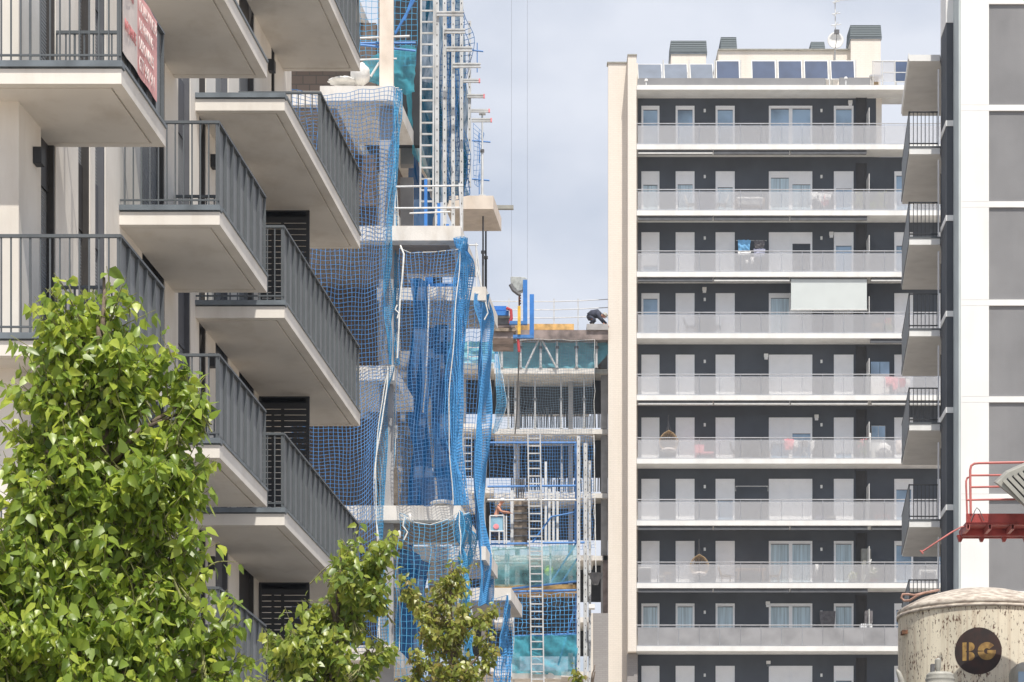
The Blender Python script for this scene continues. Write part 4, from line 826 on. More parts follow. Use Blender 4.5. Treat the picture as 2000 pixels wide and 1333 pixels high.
# roof: penthouse, slate capped shafts, collectors, dish, aerial
rz = ztop
PH = MB().box(PX(1403, ZB + 3), PX(1661, ZB + 3), ZB + 3, ZB + 10, rz, PZ(99, ZB + 3)).build('penthouse', M['creambrick'], TB)
MB().box(PX(1402, ZB + 3), PX(1661, ZB + 3), ZB + 2.9, ZB + 10.1, PZ(99, ZB + 3), PZ(97, ZB + 3)).build('roof_cap', M['lampgrey'], PH)
for (x0, x1, yb, ym, yt, zz) in ((1311, 1379, 150, 103.5, 78.5, 4), (1409, 1437.5, 98, 96.5, 71.5, 4.4), (1585, 1609.5, 98, 95, 80.5, 6), (1662, 1720, 160, 74, 48, 2.5)):
    Z = ZB + zz; o = MB().box(PX(x0, Z), PX(x1, Z), Z, Z + 1.6, PZ(yb + 8, Z), PZ(ym, Z)).build('roof_shaft', M['creambrick'], TB)
    a_, b_, z1, z2 = PX(x0, Z) - .05, PX(x1, Z) + .05, PZ(ym, Z), PZ(yt, Z)
    MB().hexa([(a_, Z - .06, z1), (b_, Z - .06, z1), (b_, Z + 1.66, z1), (a_, Z + 1.66, z1), (a_ + .03, Z + .1, z2), (b_ - .03, Z + .1, z2), (b_ - .03, Z + 1.5, z2), (a_ + .03, Z + 1.5, z2)]).build('slate_cap', M['slate'], o)
    MB().box(a_, b_, Z - .05, Z + 1.65, z1 - .07, z1 - .003).build('cap_rim', M['copingmetal'], o)
cols = [(1246, 1293.5, 1), (1297.5, 1344, 1), (1348.5, 1394, 1), (1399, 1445, 0), (1468.5, 1515.5, 0), (1520, 1567, 0), (1571.5, 1618.5, 0), (1623, 1670, 0), (1748, 1790, 0)]
wn = ['first', 'second', 'third', 'fourth', 'fifth', 'sixth', 'seventh', 'eighth']
for i, (x0, x1, pale) in enumerate(cols):
    lab = ('pale sky reflecting' if pale else 'dark blue') + ' solar collector on the tower roof, ' + (wn[i] + ' from the left' if i < 8 else 'apart on the right behind the railing')
    Z = ZB + .9; a_, b_ = PX(x0, Z), PX(x1, Z); z1, z2 = PZ(155 + (i == 8) * 5, Z), PZ(114.5, Z); dy = .75 if pale else .30
    t = thing('solar_collector', lab, 'solar collector', ((a_ + b_) / 2, Z, rz), 'solar collectors on the tower roof')
    k_ = dy / (z2 - z1)
    def slab(m_, i0, y0, y1):
        q0, q1 = Z + i0 * k_, Z + dy - i0 * k_
        return m_.hexa([(a_ + i0, q0 + y0, z1 + i0), (b_ - i0, q0 + y0, z1 + i0), (b_ - i0, q0 + y1, z1 + i0), (a_ + i0, q0 + y1, z1 + i0), (a_ + i0, q1 + y0, z2 - i0), (b_ - i0, q1 + y0, z2 - i0), (b_ - i0, q1 + y1, z2 - i0), (a_ + i0, q1 + y1, z2 - i0)])
    slab(MB(), 0, 0, .09).build('casing', M['alu'], t); slab(MB(), .035, -.012 + 0, .02).build('absorber', M['collector_pale' if pale else 'collector_dark'], t)
    MB().bar((a_ + .1, Z + dy + .1, rz), (a_ + .1, Z + dy + .1, z2 - .1), .05, .05).bar((b_ - .1, Z + dy + .1, rz), (b_ - .1, Z + dy + .1, z2 - .1), .05, .05).build('stand', M['alu'], t); MB().bar((b_ + .05, Z + .1, rz), (b_ + .05, Z + .1, z2 - .05), .06, .06).build('pipe', M['alu'], t)
t = thing('satellite_dish', 'round white satellite dish on the roof of the tower', 'satellite dish', P(1632, 100, ZB + 2.4))
c = P(1632, 79, ZB + 2.2)
MB().lathe([(0, .16), (.16, .15), (.28, .09), (.39, 0), (.395, .02), (.28, .12), (.1, .18), (0, .19)], c, 32, 'y').build('reflector', M['white'], t, True)
MB().tube(c + Vector((0, .05, -.36)), c + Vector((0, -.45, -.05)), .02).build('feed_arm', M['steel_dark'], t); MB().box(c.x - .12, c.x + .12, c.y - .55, c.y - .42, c.z + .13, c.z + .32).build('receiver', M['steel_dark'], t)
MB().tube(c + Vector((0, -.48, -.05)), c + Vector((0, -.48, .2)), .015).build('receiver_stem', M['steel_dark'], t)
MB().tube(c + Vector((0, .3, -1.4)), c + Vector((0, .22, 0)), .04).build('stand', M['alu'], t)
t = thing('aerial_mast', 'thin lattice aerial mast with dipole arms above the satellite dish', 'aerial', P(1632, 100, ZB + 2.7))
MB().tube(P(1632, 98, ZB + 2.7), P(1630.5, -60, ZB + 2.7), .03).build('mast', M['galv'], t)
g = MB()
for y, l in ((49, 9), (27, 7), (4, 6)): g.tube(P(1632 - l, y + 1, ZB + 2.6), P(1632 + l + 2, y - 1, ZB + 2.6), .025); g.tube(P(1632 - 4, y + 4, ZB + 2.6), P(1637, y - 5, ZB + 2.5), .02)
g.tube(P(1630, 1, ZB + 2.6), P(1674, -1, ZB + 2.6), .025)
g.build('dipoles', M['galv'], t)
for k, (x, y) in enumerate(((1262, 156), (1652, 152))):
    t = thing('vent_pipe', 'small white mushroom vent pipe on the tower roof edge, ' + ('left' if k == 0 else 'right') + ' one', 'vent', P(x, 166, ZB + .25), 'vent pipes')
    MB().tube(P(x, 166.4, ZB + .25), P(x, y + 2, ZB + .25), .035).build('pipe', M['galv'], t); MB().lathe([(0, .12), (.06, .10), (.09, .02), (.05, 0)], P(x, y + 3, ZB + .25), 12).build('cowl', M['white'], t)
t = thing('guard_rail', 'roof terrace railing with translucent panels on the right of the tower roof', 'guard rail', P(1710, 166, ZB + .3), 'roof railings')
for a_, b_ in ((1707, 1722), (1725.5, 1747)): MB().pbox(a_, b_, 120.5, 160, ZB + .35, .012).build('panel', M['milkglass'], t)
g = MB()
for x in (1705, 1723.5, 1748): g.tube(P(x, 119, ZB + .35), P(x, 166, ZB + .35), .03)
g.tube(P(1703, 120, ZB + .35), P(1792, 120, ZB + .35), .025); g.tube(P(1723, 142, ZB + .35), P(1792, 142, ZB + .35), .02)
g.build('frame', M['alu'], t)
t = thing('roof_table', 'small table with brown boxes on the tower roof terrace', 'table', P(1710, 166, ZB + .8))
MB().pbox(1699, 1725, 146, 148, ZB + .6, .5).build('top', M['frame'], t)
for x in (1701, 1718, 1724): MB().pbox(x, x + 1.3, 148.2, 166, ZB + .7, .05).build('leg', M['frame'], t)
tag(MB().pbox(1703, 1716, 150, 165.5, ZB + .75, .3).build('brown_box', M['wicker']), 'brown box under the small table on the tower roof terrace', 'box')

# ------------------------------------------------------------------ things standing on the glass balconies
YF = ZB + .55
def fl(k): return fz(YS[k]) + .002
def bx_(x): return PX(x, YF)
def chair(k, x, label, m, face=1, shell=True, grp='chairs on the tower balconies'):
    z = fl(k); X = bx_(x); t = thing('balcony_chair', label, 'chair', (X, YF, z), grp)
    MB().box(X - .23, X + .23, YF - .22, YF + .22, z + .40, z + .45).build('seat', m, t, bevel=.015)
    xb = X - face * .23
    MB().hexa([(xb - .03, YF - .22, z + .45), (xb + .03, YF - .22, z + .45), (xb + .03, YF + .22, z + .45), (xb - .03, YF + .22, z + .45), (xb - .03 - face * .14, YF - .2, z + .86), (xb + .02 - face * .14, YF - .2, z + .86), (xb + .02 - face * .14, YF + .2, z + .86), (xb - .03 - face * .14, YF + .2, z + .86)]).build('backrest', m, t, bevel=.012)
    for dx in (-.2, .2):
        for dy in (-.18, .18): MB().tube((X + dx * 1.1, YF + dy, z), (X + dx * .9, YF + dy * .9, z + .40), .016).build('leg', M['woodlight'], t)
def table(k, x, wd, h, label, m, ml, dz=.6, grp=None):
    z = fl(k); X = bx_(x); t = thing('balcony_table', label, 'table', (X, YF, z), grp)
    MB().box(X - wd / 2, X + wd / 2, YF - dz / 2, YF + dz / 2, z + h - .035, z + h).build('top', m, t)
    for dx in (-1, 1):
        for dy in (-1, 1): MB().tube((X + dx * wd * .46, YF + dy * dz * .4, z), (X + dx * wd * .38, YF + dy * dz * .3, z + h - .035), .022).build('leg', ml, t)
    return t
def rack(k, x, wd, label, clothes, h=.95):
    z = fl(k); X = bx_(x); t = thing('drying_rack', label, 'drying rack', (X, YF, z), 'drying racks')
    g = MB()
    for dy in (-.25, .25): g.tube((X - wd * .35, YF + dy, z), (X + wd * .35, YF - dy, z + h), .014); g.tube((X + wd * .35, YF + dy, z), (X - wd * .35, YF - dy, z + h), .014)
    for i in range(5): g.tube((X - wd / 2, YF - .25 + i * .125, z + h), (X + wd / 2, YF - .25 + i * .125, z + h), .010)
    g.build('frame', M['alu'], t)
    for i, (dx, wc, hc, m_, lab) in enumerate(clothes):
        a_ = X + dx; q = MB(); y = YF - .25 + .125 * (i % 4)
        q.sheet([[Vector((a_, y, z + h + .01)), Vector((a_ + wc, y, z + h + .01))], [Vector((a_ + .01, y - .03, z + h - hc * .5)), Vector((a_ + wc - .02, y - .03, z + h - hc * .55))], [Vector((a_ + .03, y - .02, z + h - hc)), Vector((a_ + wc - .04, y - .02, z + h - hc * .9))]], 8, 8, .04, i + k)
        tag(q.build('laundry', m_, smooth=True), lab, 'laundry', 'laundry on the balconies')
def plant(k, x, r, h, label, m='leaf_mid', potc='pot', flowers=None):
    z = fl(k); X = bx_(x); t = thing('potted_plant', label, 'plant', (X, YF, z), 'potted plants')
    MB().lathe([(0, 0), (.11, 0), (.16, .26), (.14, .26), (.13, .2), (0, .2)], (X, YF, z), 14).build('pot', M[potc], t)
    g = MB(); rr = random.Random(int(x))
    for i in range(70):
        a1 = rr.uniform(0, 6.28); d = rr.uniform(.2, 1) * r; zz = z + .2 + rr.uniform(.1, 1) * h; c = Vector((X + math.cos(a1) * d, YF + math.sin(a1) * d, zz)); u = Vector((rr.uniform(-1, 1), rr.uniform(-1, 1), rr.uniform(-.4, 1))).normalized() * .09; v_ = u.cross(Vector((rr.uniform(-1, 1), 1, rr.uniform(-1, 1)))).normalized() * .035
        g.add([c, c + u * .5 + v_, c + u, c + u * .5 - v_], [(0, 1, 2, 3)])
    g.build('leaves', M[m], t)
    if flowers:
        g = MB()
        for i in range(14): a1 = rr.uniform(0, 6.28); d = rr.uniform(0, 1) * r; g.blob((X + math.cos(a1) * d, YF - .05 + math.sin(a1) * d, z + .2 + h * rr.uniform(.6, 1.05)), .05, .05, .04, 6, 4)
        g.build('flowers', M[flowers], t)
def cloth_on(k, x0, x1, y0, y1, m, label, Z=None, seed=0):
    Z = Z or ZB + .35
    return tag(MB().sheet([[P(x0, y0, Z), P(x1, y0, Z)], [P(x0 + .5, (y0 + y1) / 2, Z - .04), P(x1 - 1, (y0 + y1) / 2, Z - .04)], [P(x0 + 2, y1, Z), P(x1 - 2, y1 - 2, Z)]], 10, 10, .05, seed).build('laundry', m, smooth=True), label, 'laundry', 'laundry on the balconies')

chair(1, 1352, 'cream shell lounge chair on the second balcony left of the lilac table', M['whitecloth'], 1); chair(1, 1408, 'pale lounge chair on the second balcony right of the lilac table', M['whitecloth'], -1)
t = thing('balcony_table', 'low lilac coffee table on the second balcony between two pale chairs', 'table', (bx_(1380), YF, fl(1)))
X = bx_(1377); z = fl(1); MB().hexa([(X - .30, YF - .2, z + .05), (X + .30, YF - .2, z + .05), (X + .30, YF + .2, z + .05), (X - .30, YF + .2, z + .05), (X - .42, YF - .3, z + .45), (X + .42, YF - .3, z + .45), (X + .42, YF + .3, z + .45), (X - .42, YF + .3, z + .45)]).build('body', M['lilac'], t); MB().box(X - .44, X + .44, YF - .32, YF + .32, z + .45, z + .48).build('top', M['lilac'], t); MB().box(X - .2, X + .2, YF - .15, YF + .15, z, z + .05).build('foot', M['lilac'], t)
t = thing('balcony_sofa', 'wooden sofa with two cream cushions on the second balcony', 'sofa', (bx_(1464), YF, fl(1)))
X = bx_(1464)
for dx in (-.32, .32): MB().box(X + dx - .31, X + dx + .31, YF - .3, YF - .12, z + .30, z + .72).build('cushion', M['whitecloth'], t, bevel=.04); MB().box(X + dx - .31, X + dx + .31, YF - .12, YF + .4, z + .30, z + .46).build('seat_cushion', M['whitecloth'], t, bevel=.04)
for dx in (-.66, .66): MB().box(X + dx - .04, X + dx + .04, YF - .35, YF + .4, z, z + .62).build('arm', M['woodlight'], t)
MB().box(X - .66, X + .66, YF - .3, YF + .4, z + .22, z + .29).build('frame', M['woodlight'], t)
rack(1, 1604, 1.1, 'drying rack full of white washing on the second balcony', [(-.5, .3, .35, M['whitecloth'], 'white shirt on the left of the rack on the second balcony'), (-.15, .28, .42, M['whitecloth'], 'white cloth in the middle of the rack on the second balcony'), (.16, .32, .30, M['whitecloth'], 'white top on the right of the rack on the second balcony'), (.0, .4, .55, M['pinkcloth'], 'faded pink cloth low on the rack on the second balcony')])
plant(1, 1677, .22, .8, 'tall yellowish plant on the second balcony beside the dark recess', 'leaf_olive'); plant(1, 1704, .2, .35, 'small plant in a white pot on the second balcony'); plant(1, 1722, .25, .85, 'tall thin plant on the second balcony near the white door', 'leaf_olive')
t = thing('wall_clothes_line', 'wall mounted clothes line on the third balcony', 'clothes line', P(1467, 472, ZQ - .3))
MB().tube(P(1438, 470, ZQ - .4), P(1497, 470, ZQ - .4), .012).tube(P(1438, 470, ZQ - .4), P(1439, 471, ZQ - .05), .012).tube(P(1497, 470, ZQ - .4), P(1496, 471, ZQ - .05), .012).build('bars', M['alu'], t)
cloth_on(2, 1441, 1466, 469, 492, M['skycloth'], 'light blue towel on the clothes line of the third balcony', ZB + .6, 1); cloth_on(2, 1441, 1467, 491, 500, M['whitecloth'], 'white cloth under the light blue towel on the third balcony', ZB + .62, 2)
cloth_on(2, 1473, 1494, 470, 486, M['greycloth'], 'dark grey shirt on the clothes line of the third balcony', ZB + .6, 3); cloth_on(2, 1472, 1495, 486, 503, M['lilac'], 'lilac cloth hanging below the dark shirt on the third balcony', ZB + .63, 4); cloth_on(2, 1456, 1462, 508, 518, M['whitecloth'], 'left white sock hanging low on the third balcony', ZB + .58, 5); cloth_on(2, 1466, 1473, 502, 517, M['whitecloth'], 'right white sock hanging low on the third balcony', ZB + .58, 6)
table(3, 1374, .8, .7, 'thin folding table between two chairs on the fourth balcony', M['greycloth'], M['steel_dark']); chair(3, 1350, 'dark folding chair left of the thin table on the fourth balcony', M['greycloth'], 1); chair(3, 1400, 'dark folding chair right of the thin table on the fourth balcony', M['greycloth'], -1)
table(3, 1713, .5, .55, 'small orange wooden stand for flowers on the fourth balcony', M['woodlight'], M['woodlight'], .4); plant(3, 1735, .18, .6, 'plant with red flowers on the fourth balcony', 'leaf_mid', 'pot', 'redcloth')
t = thing('storage_cabinet', 'white storage cabinet with a grey window top on the fifth balcony', 'cabinet', (bx_(1718), ZB + .9, fl(4)))
MB().pbox(1701, 1737, 733, 779, ZB + .75, .35).build('body', M['white'], t); MB().pbox(1701, 1718, 707, 732, ZB + .78, .3).build('door', M['pane_blue'], t); MB().pbox(1719, 1737, 707, 732, ZB + .78, .3).build('door', M['pane_blue'], t)
rack(4, 1752, 1.3, 'drying rack with pink washing on the fifth balcony', [(-.6, .35, .5, M['pinkcloth'], 'pink shirt on the left of the rack on the fifth balcony'), (-.25, .3, .62, M['pinkcloth'], 'pink trousers in the middle of the rack on the fifth balcony'), (.1, .32, .48, M['redcloth'], 'reddish cloth on the right of the rack on the fifth balcony'), (.35, .3, .4, M['whitecloth'], 'white cloth at the end of the rack on the fifth balcony')])
# hanging egg chair
def egg(k, x, label, tilt=0):
    z = fl(k); X = bx_(x); t = thing('hanging_chair', label, 'hanging chair', (X, YF, z), 'hanging chairs')
    g = MB(); top = Vector((X, YF, z + 1.62))
    for i in range(14):
        a1 = math.pi * (i / 13) ; pts = []
        for q in range(9):
            b1 = math.pi * q / 8; rr_ = math.sin(b1) ** .7 * .46
            pts.append((X + math.cos(a1) * rr_, YF + math.sin(a1) * rr_ * .9 * (1 if 1 else 0), z + .35 + 1.12 * (1 - q / 8)))
        g.path(pts, .016, 5)
    g.build('basket', M['wicker'], t); MB().blob((X, YF + .05, z + .52), .36, .3, .13, 14, 8).build('cushion', M['bannerwhite'], t, True)
    MB().tube((X, YF, z + 1.47), (X, YF, z + 2.2), .014).tube((X - .12, YF, z + 1.45), (X, YF, z + 1.85), .01).tube((X + .12, YF, z + 1.45), (X, YF, z + 1.85), .01).build('hanger', M['steel_dark'], t)
    MB().lathe([(0, .03), (.42, .02), (.44, 0), (0, 0)], (X, YF + .1, z), 16).path([(X, YF + .45, z + .02), (X, YF + .55, z + 1.6), (X, YF + .35, z + 2.15), (X, YF, z + 2.2)], .025).build('stand', M['steel_dark'], t)
egg(5, 1306, 'wicker egg chair with cushion hanging on the sixth balcony'); 
t = thing('pink_bench', 'pink toy bench with a pink box on the sixth balcony', 'bench', (bx_(1375), YF, fl(5))); X = bx_(1375); z = fl(5)
MB().box(X - .45, X + .45, YF - .15, YF + .15, z + .34, z + .42).build('seat', M['pinkcloth'], t); MB().box(X - .45, X, YF - .14, YF + .14, z + .421, z + .75).build('box', M['pinkcloth'], t)
for dx in (-.4, .4): MB().box(X + dx - .03, X + dx + .03, YF - .12, YF + .12, z, z + .34).build('leg', M['pinkcloth'], t)
table(5, 1467, 1.0, .72, 'grey dining table on the sixth balcony between high backed chairs', M['greycloth'], M['alu']); chair(5, 1441, 'grey high backed chair left of the dining table on the sixth balcony', M['greycloth'], 1); chair(5, 1495, 'grey high backed chair right of the dining table on the sixth balcony', M['greycloth'], -1)
rack(5, 1570, 1.0, 'round drying rack with white washing on the sixth balcony', [(-.5, .2, .55, M['whitecloth'], 'white cloth on the left of the rack on the sixth balcony'), (.3, .2, .5, M['whitecloth'], 'white cloth on the right of the rack on the sixth balcony'), (-.2, .4, .3, M['greycloth'], 'grey cloth in the middle of the rack on the sixth balcony')])
cloth_on(5, 1532, 1551, 858, 880, M['pinkcloth'], 'faded red cloth over the handrail of the sixth balcony', ZB + .4, 9)
plant(5, 1686, .25, .8, 'potted plant with pink flowers on the sixth balcony', 'leaf_mid', 'pot', 'pinkcloth')
tag(MB().blob((bx_(1725), YF, fl(5) + .42), .40, .3, .42, 16, 10, .12).build('covered_bundle', M['whitecloth'], smooth=True), 'big white covered bundle on the sixth balcony', 'bundle')
t = thing('storage_cabinet', 'grey cabinet with mirrored doors on the sixth balcony', 'cabinet', (bx_(1715), ZB + .9, fl(5)))
MB().pbox(1702, 1729, 832, 903, ZB + .85, .25).build('body', M['alu'], t); MB().pbox(1702.5, 1715, 833, 858, ZB + .84, .008).build('door', M['pane_blue'], t); MB().pbox(1716, 1728.5, 833, 858, ZB + .84, .008).build('door', M['pane_blue'], t)
cloth_on(5, 1749, 1768, 860, 888, M['bannerwhite'], 'pale pink towel hanging on the sixth balcony near the right building', ZB + .4, 10)
tag(MB().pbox(1697, 1701, 846, 894, ZB + .35, .04).build('white_board', M['white']), 'narrow white board leaning on the sixth balcony', 'board')
t = table(6, 1724, .75, .35, 'small bright red table on the seventh balcony', M['redpale'], M['redpale'], .4)
t = thing('awning_bracket', 'thin folded airer bracket on the wall of the seventh balcony', 'bracket', P(1468, 952, ZQ - .2)); MB().path([P(1437, 960, ZQ - .3), P(1437, 950, ZQ - .3), P(1500, 950, ZQ - .3), P(1500, 960, ZQ - .3)], .018).tube(P(1437, 951, ZQ - .3), P(1440, 951, ZQ - .02), .015).tube(P(1500, 951, ZQ - .3), P(1497, 951, ZQ - .02), .015).build('bars', M['alu'], t)
for x, lab in ((1604, 'grey crate on the seventh balcony, the left one'), (1624, 'pale crate on the seventh balcony, the right one')):
    tag(MB().box(bx_(x) - .26, bx_(x) + .2, YF - .2, YF + .2, fl(6), fl(6) + .30).build('crate', M['pot'] if x > 1610 else M['lilac'], bevel=.02), lab, 'crate', 'crates on the seventh balcony')
t = thing('balcony_sofa', 'dark grey armchair with a white throw at the left end of the eighth balcony', 'sofa', (bx_(1258), YF, fl(7))); X = bx_(1258); z = fl(7)
MB().box(X - .32, X + .32, YF - .3, YF + .3, z + .08, z + .42).build('base', M['greycloth'], t, bevel=.04); MB().box(X - .32, X + .32, YF - .32, YF - .18, z + .42, z + .72).build('backrest', M['greycloth'], t, bevel=.04); MB().box(X - .25, X + .34, YF - .33, YF - .1, z + .72, z + .80).build('throw', M['whitecloth'], t, bevel=.02)
for x, h, m_, lab in ((1290, .42, 'pot', 'small pale stool on the eighth balcony'), (1304, .58, 'woodlight', 'pinkish wooden stool on the eighth balcony')):
    t = thing('stool', lab, 'stool', (bx_(x), YF, fl(7)), 'stools on the eighth balcony'); X = bx_(x)
    MB().box(X - .17, X + .17, YF - .15, YF + .15, z + h - .04, z + h).build('seat', M[m_], t)
    for dx in (-.14, .14): MB().tube((X + dx, YF, z), (X + dx, YF, z + h - .04), .02).build('leg', M[m_], t)
egg(7, 1366, 'slim wicker hanging chair with stand on the eighth balcony')
chair(7, 1418, 'wicker armchair left of the long table on the eighth balcony', M['wicker'], 1); chair(7, 1512, 'wicker chair right of the long table on the eighth balcony', M['wicker'], -1)
table(7, 1466, 1.45, .74, 'long wooden dining table on the eighth balcony', M['woodlight'], M['woodlight'])
plant(7, 1466 + 200, .2, .4, 'low green plant on the eighth balcony beside the white toy chair'); plant(7, 1706, .22, .6, 'flowering plant in a red pot on the eighth balcony', 'leaf_mid', 'redpaint', 'whitecloth')
cloth_on(7, 1592, 1599, 1102, 1126, M['whitecloth'], 'white towel hanging on the handrail of the eighth balcony', ZB + .3, 12)
t = thing('toy_chair', 'white plastic toy chair on the eighth balcony', 'toy chair', (bx_(1660), YF - .15, fl(7))); X = bx_(1665)
MB().path([(X - .16, YF, z), (X - .16, YF, z + .42), (X - .08, YF, z + .56), (X + .08, YF, z + .56), (X + .16, YF, z + .42), (X + .16, YF, z)], .045, 8).build('frame', M['white'], t, True); MB().box(X - .15, X + .15, YF - .12, YF + .12, z + .22, z + .27).build('seat', M['white'], t)
tag(MB().bar((bx_(1684), YF, fl(7)), (bx_(1702), YF + .1, fl(7) + 1.25), .05, .05).build('white_pole', M['white']), 'white pole leaning on the eighth balcony divider', 'pole')
t = thing('storage_cabinet', 'olive grey tall cabinet in the recess of the eighth balcony', 'cabinet', P(1690, 1140, ZQ - .4)); MB().box(PX(1681, ZQ), PX(1699, ZQ), ZQ - .4, ZQ - .06, fl(7), PZ(1075, ZQ)).build('body', M['lampgrey'], t); MB().box(PX(1681.5, ZQ), PX(1698.5, ZQ), ZQ - .42, ZQ - .402, fl(7) + .05, PZ(1077, ZQ)).build('door', M['lampgrey'], t)
t = thing('play_frame', 'white square frame table at the right end of the eighth balcony', 'table', (bx_(1812), YF, fl(7))); X = bx_(1812); z = fl(7)
MB().box(X - .42, X + .42, YF - .2, YF + .2, z + .62, z + .70).build('top', M['white'], t)
for dx in (-.39, .39): MB().box(X + dx - .03, X + dx + .03, YF - .2, YF + .2, z, z + .62).build('leg', M['white'], t)
cloth_on(8, 1601, 1632, 1194, 1222, M['greycloth'], 'brownish grey blanket hung between the doors of the ninth balcony', ZQ - .25, 14)
t = thing('crate_stack', 'white slatted crate with a dark bin on top on the ninth balcony', 'crate', (bx_(1690), YF, fl(8))); X = bx_(1691); z = fl(8)
g = MB(); 
for i in range(6): g.box(X - .26 + i * .09, X - .20 + i * .09, YF - .2, YF - .16, z + .05, z + 1.12)
g.box(X - .28, X + .30, YF - .15, YF + .2, z, z + 1.08).build('crate', M['frame'], t); MB().box(X - .06, X + .32, YF - .15, YF + .2, z + 1.121, z + 1.75).build('bin', M['greycloth'], t, bevel=.03)
t = thing('hammock_chair', 'pale wire shell chair on the ninth balcony near the rusty silo', 'chair', P(1725, 1262, ZB - .0)); z = fl(8); X = PX(1725, ZB + .35)
t.location = (X, ZB + .35, z); g = MB()
for i in range(12):
    q = i / 11; g.path([(X - .42 + .12 * q, ZB + .25 + .4 * q, z + .72 - .1 * q), (X - .25, ZB + .25 + .4 * q, z + .36), (X + .05, ZB + .25 + .4 * q, z + .22), (X + .42, ZB + .25 + .4 * q, z + .42 + .1 * q)], .012, 5)
g.build('shell', M['white'], t); g = MB()
for dx in (-.2, .2): g.tube((X + dx, ZB + .45, z), (X + dx * .4, ZB + .45, z + .25), .014)
g.build('legs', M['alu'], t)

# ================================================================== RIGHT BUILDING
def XR(Z): return 13.607 * Z / 89.3 if Z >= 89.3 else 13.607
RB = thing('apartment_building', 'white and grey apartment building at the right edge with small soffited balconies', 'building', (14, 87, 0))
Zf = 86.9; top = EYE + 35.2; X1, X2 = PX(1876.5, Zf), PX(1931.5, Zf)
MB().box(X1, X2, Zf, Zf + 1.09, 0, top).build('white_pilaster', M['whitewall'], RB)
MB().box(X2 + .001, 32, Zf + .06, Zf + 2.5, 0, top - .6).build('grey_wall', M['greywall'], RB)
by = [8, 205, 393.5, 585.5, 774.5, 965, 1155, 1345, 1535]
MB().box(X2 + .002, 32, Zf - .0, Zf + .4, PZ(8, Zf), top - .002).build('parapet', M['whitewall'], RB)
g = MB()
for y in by[1:]:
    g.box(X2 + .002, 32, Zf + .003, Zf + .055, PZ(y + 11.5, Zf), PZ(y, Zf))
    for yy in (y, y + 11.5): MB().box(X1 + .01, X2 - .0, Zf - .003, Zf + .02, PZ(yy, Zf) - .004, PZ(yy, Zf) + .004).build('joint', M['alu'], RB)
g.build('floor_band', M['whitewall'], RB)
MB().box(X1 - .06, X1 - .002, Zf + .02, Zf + 1.08, 0, top).build('pilaster_return', M['palegreen'], RB)
# recessed dark corner with its chamfer
c0 = (PX(1848, 88.0), 88.0); c1 = (PX(1838.3, 89.3), 89.3)
zw = PZ(45, 88)
def chamfer(z0, z1, o, m_, nm):
    q = MB(); pts = [(X1 - .004, 88.0 - o), (c0[0] - o * .5, c0[1] - o), (c1[0] - o, c1[1] - o * .3), (XR(99) - o, 99), (XR(99) + 4, 99), (X1 + .6, 88.6)]; n = len(pts)
    q.add([(x, y, z0) for x, y in pts] + [(x, y, z1) for x, y in pts], [tuple(reversed(range(n))), tuple(range(n, 2 * n))] + [(i, (i + 1) % n, (i + 1) % n + n, i + n) for i in range(n)])
    return q.build(nm, m_, RB)
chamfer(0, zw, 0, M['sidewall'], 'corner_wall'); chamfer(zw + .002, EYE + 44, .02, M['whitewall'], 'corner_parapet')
for y in (236, 421, 608, 796, 986, 1176): chamfer(PZ(y + 11, 88), PZ(y, 88), .025, M['whitewall'], 'corner_band')
for i, y in enumerate((118, 300, 477, 656, 840, 1029, 1215)):
    h = (YH - y) / 61.6; z = EYE + h; Z0, Z1 = 89.36, 94.5
    def XL(Z): return 12.6 + .094 * (Z - 89.3)
    q = MB().hexa([(XL(Z0), Z0, z), (XR(Z0) - .03, Z0, z), (XR(Z1) + .3, Z1, z), (XL(Z1), Z1, z), (XL(Z0), Z0, z + .20), (XR(Z0) - .03, Z0, z + .20), (XR(Z1) + .3, Z1, z + .20), (XL(Z1), Z1, z + .20)])
    b = q.build('balcony' if i else 'canopy', M['white'], RB)
    MB().hexa([(XL(a_) + d, a_, z + zz) for zz in (.06, .235) for a_, d in ((Z0 - .02, -.03), (Z0 - .02, .0), (Z1, .0), (Z1, -.03))]).build('coping', M['white'] if i == 0 else M['railmetal'], b)
    if i == 0: continue
    MB().hexa([(XL(a_) + d, a_, z + zz) for zz in (.201, .25) for a_, d in ((Z0 - .02, 0), (Z0 - .02, 1.0), (Z0 + .3, 1.0), (Z0 + .3, 0))]).build('front_coping', M['railmetal'], b)
    g = MB()
    for zr in (.33, 1.33): g.box(XL(Z0), XR(Z0) - .06, Z0 + .02, Z0 + .06, z + zr, z + zr + .035)
    x = XL(Z0)
    while x < XR(Z0) - .06: g.box(x, x + .022, Z0 + .03, Z0 + .05, z + .25, z + 1.33); x += .125
    g.hexa([(XL(a_) + d, a_, z + zz) for zz in (1.33, 1.365) for a_, d in ((Z0, -.02), (Z0, .03), (Z1, .03), (Z1, -.02))])
    g.build('railing', M['blackmetal'], b)
    MB().hexa([(XL(a_) + d, a_, z + zz) for zz in (.10, 1.32) for a_, d in ((Z0 + .05, -.01), (Z0 + .05, .01), (Z1, .01), (Z1, -.01))]).build('side_panel', M['railmetal'], b)
    MB().box(XR(Z0) - .10, XR(Z0) - .06, Z0 + .01, Z0 + .06, z + .25, z + 2.7).build('downpipe', M['frame'], b)
for y in (300, 477, 656, 840, 1029):
    z = EYE + (YH - y) / 61.6; MB().hexa([(XR(a_) + d, a_, z - zz) for zz in (2.45, .45) for a_, d in ((89.9, -.02), (89.9, .02), (91.4, .02), (91.4, -.02))]).build('window', M['pane_dark'], RB)

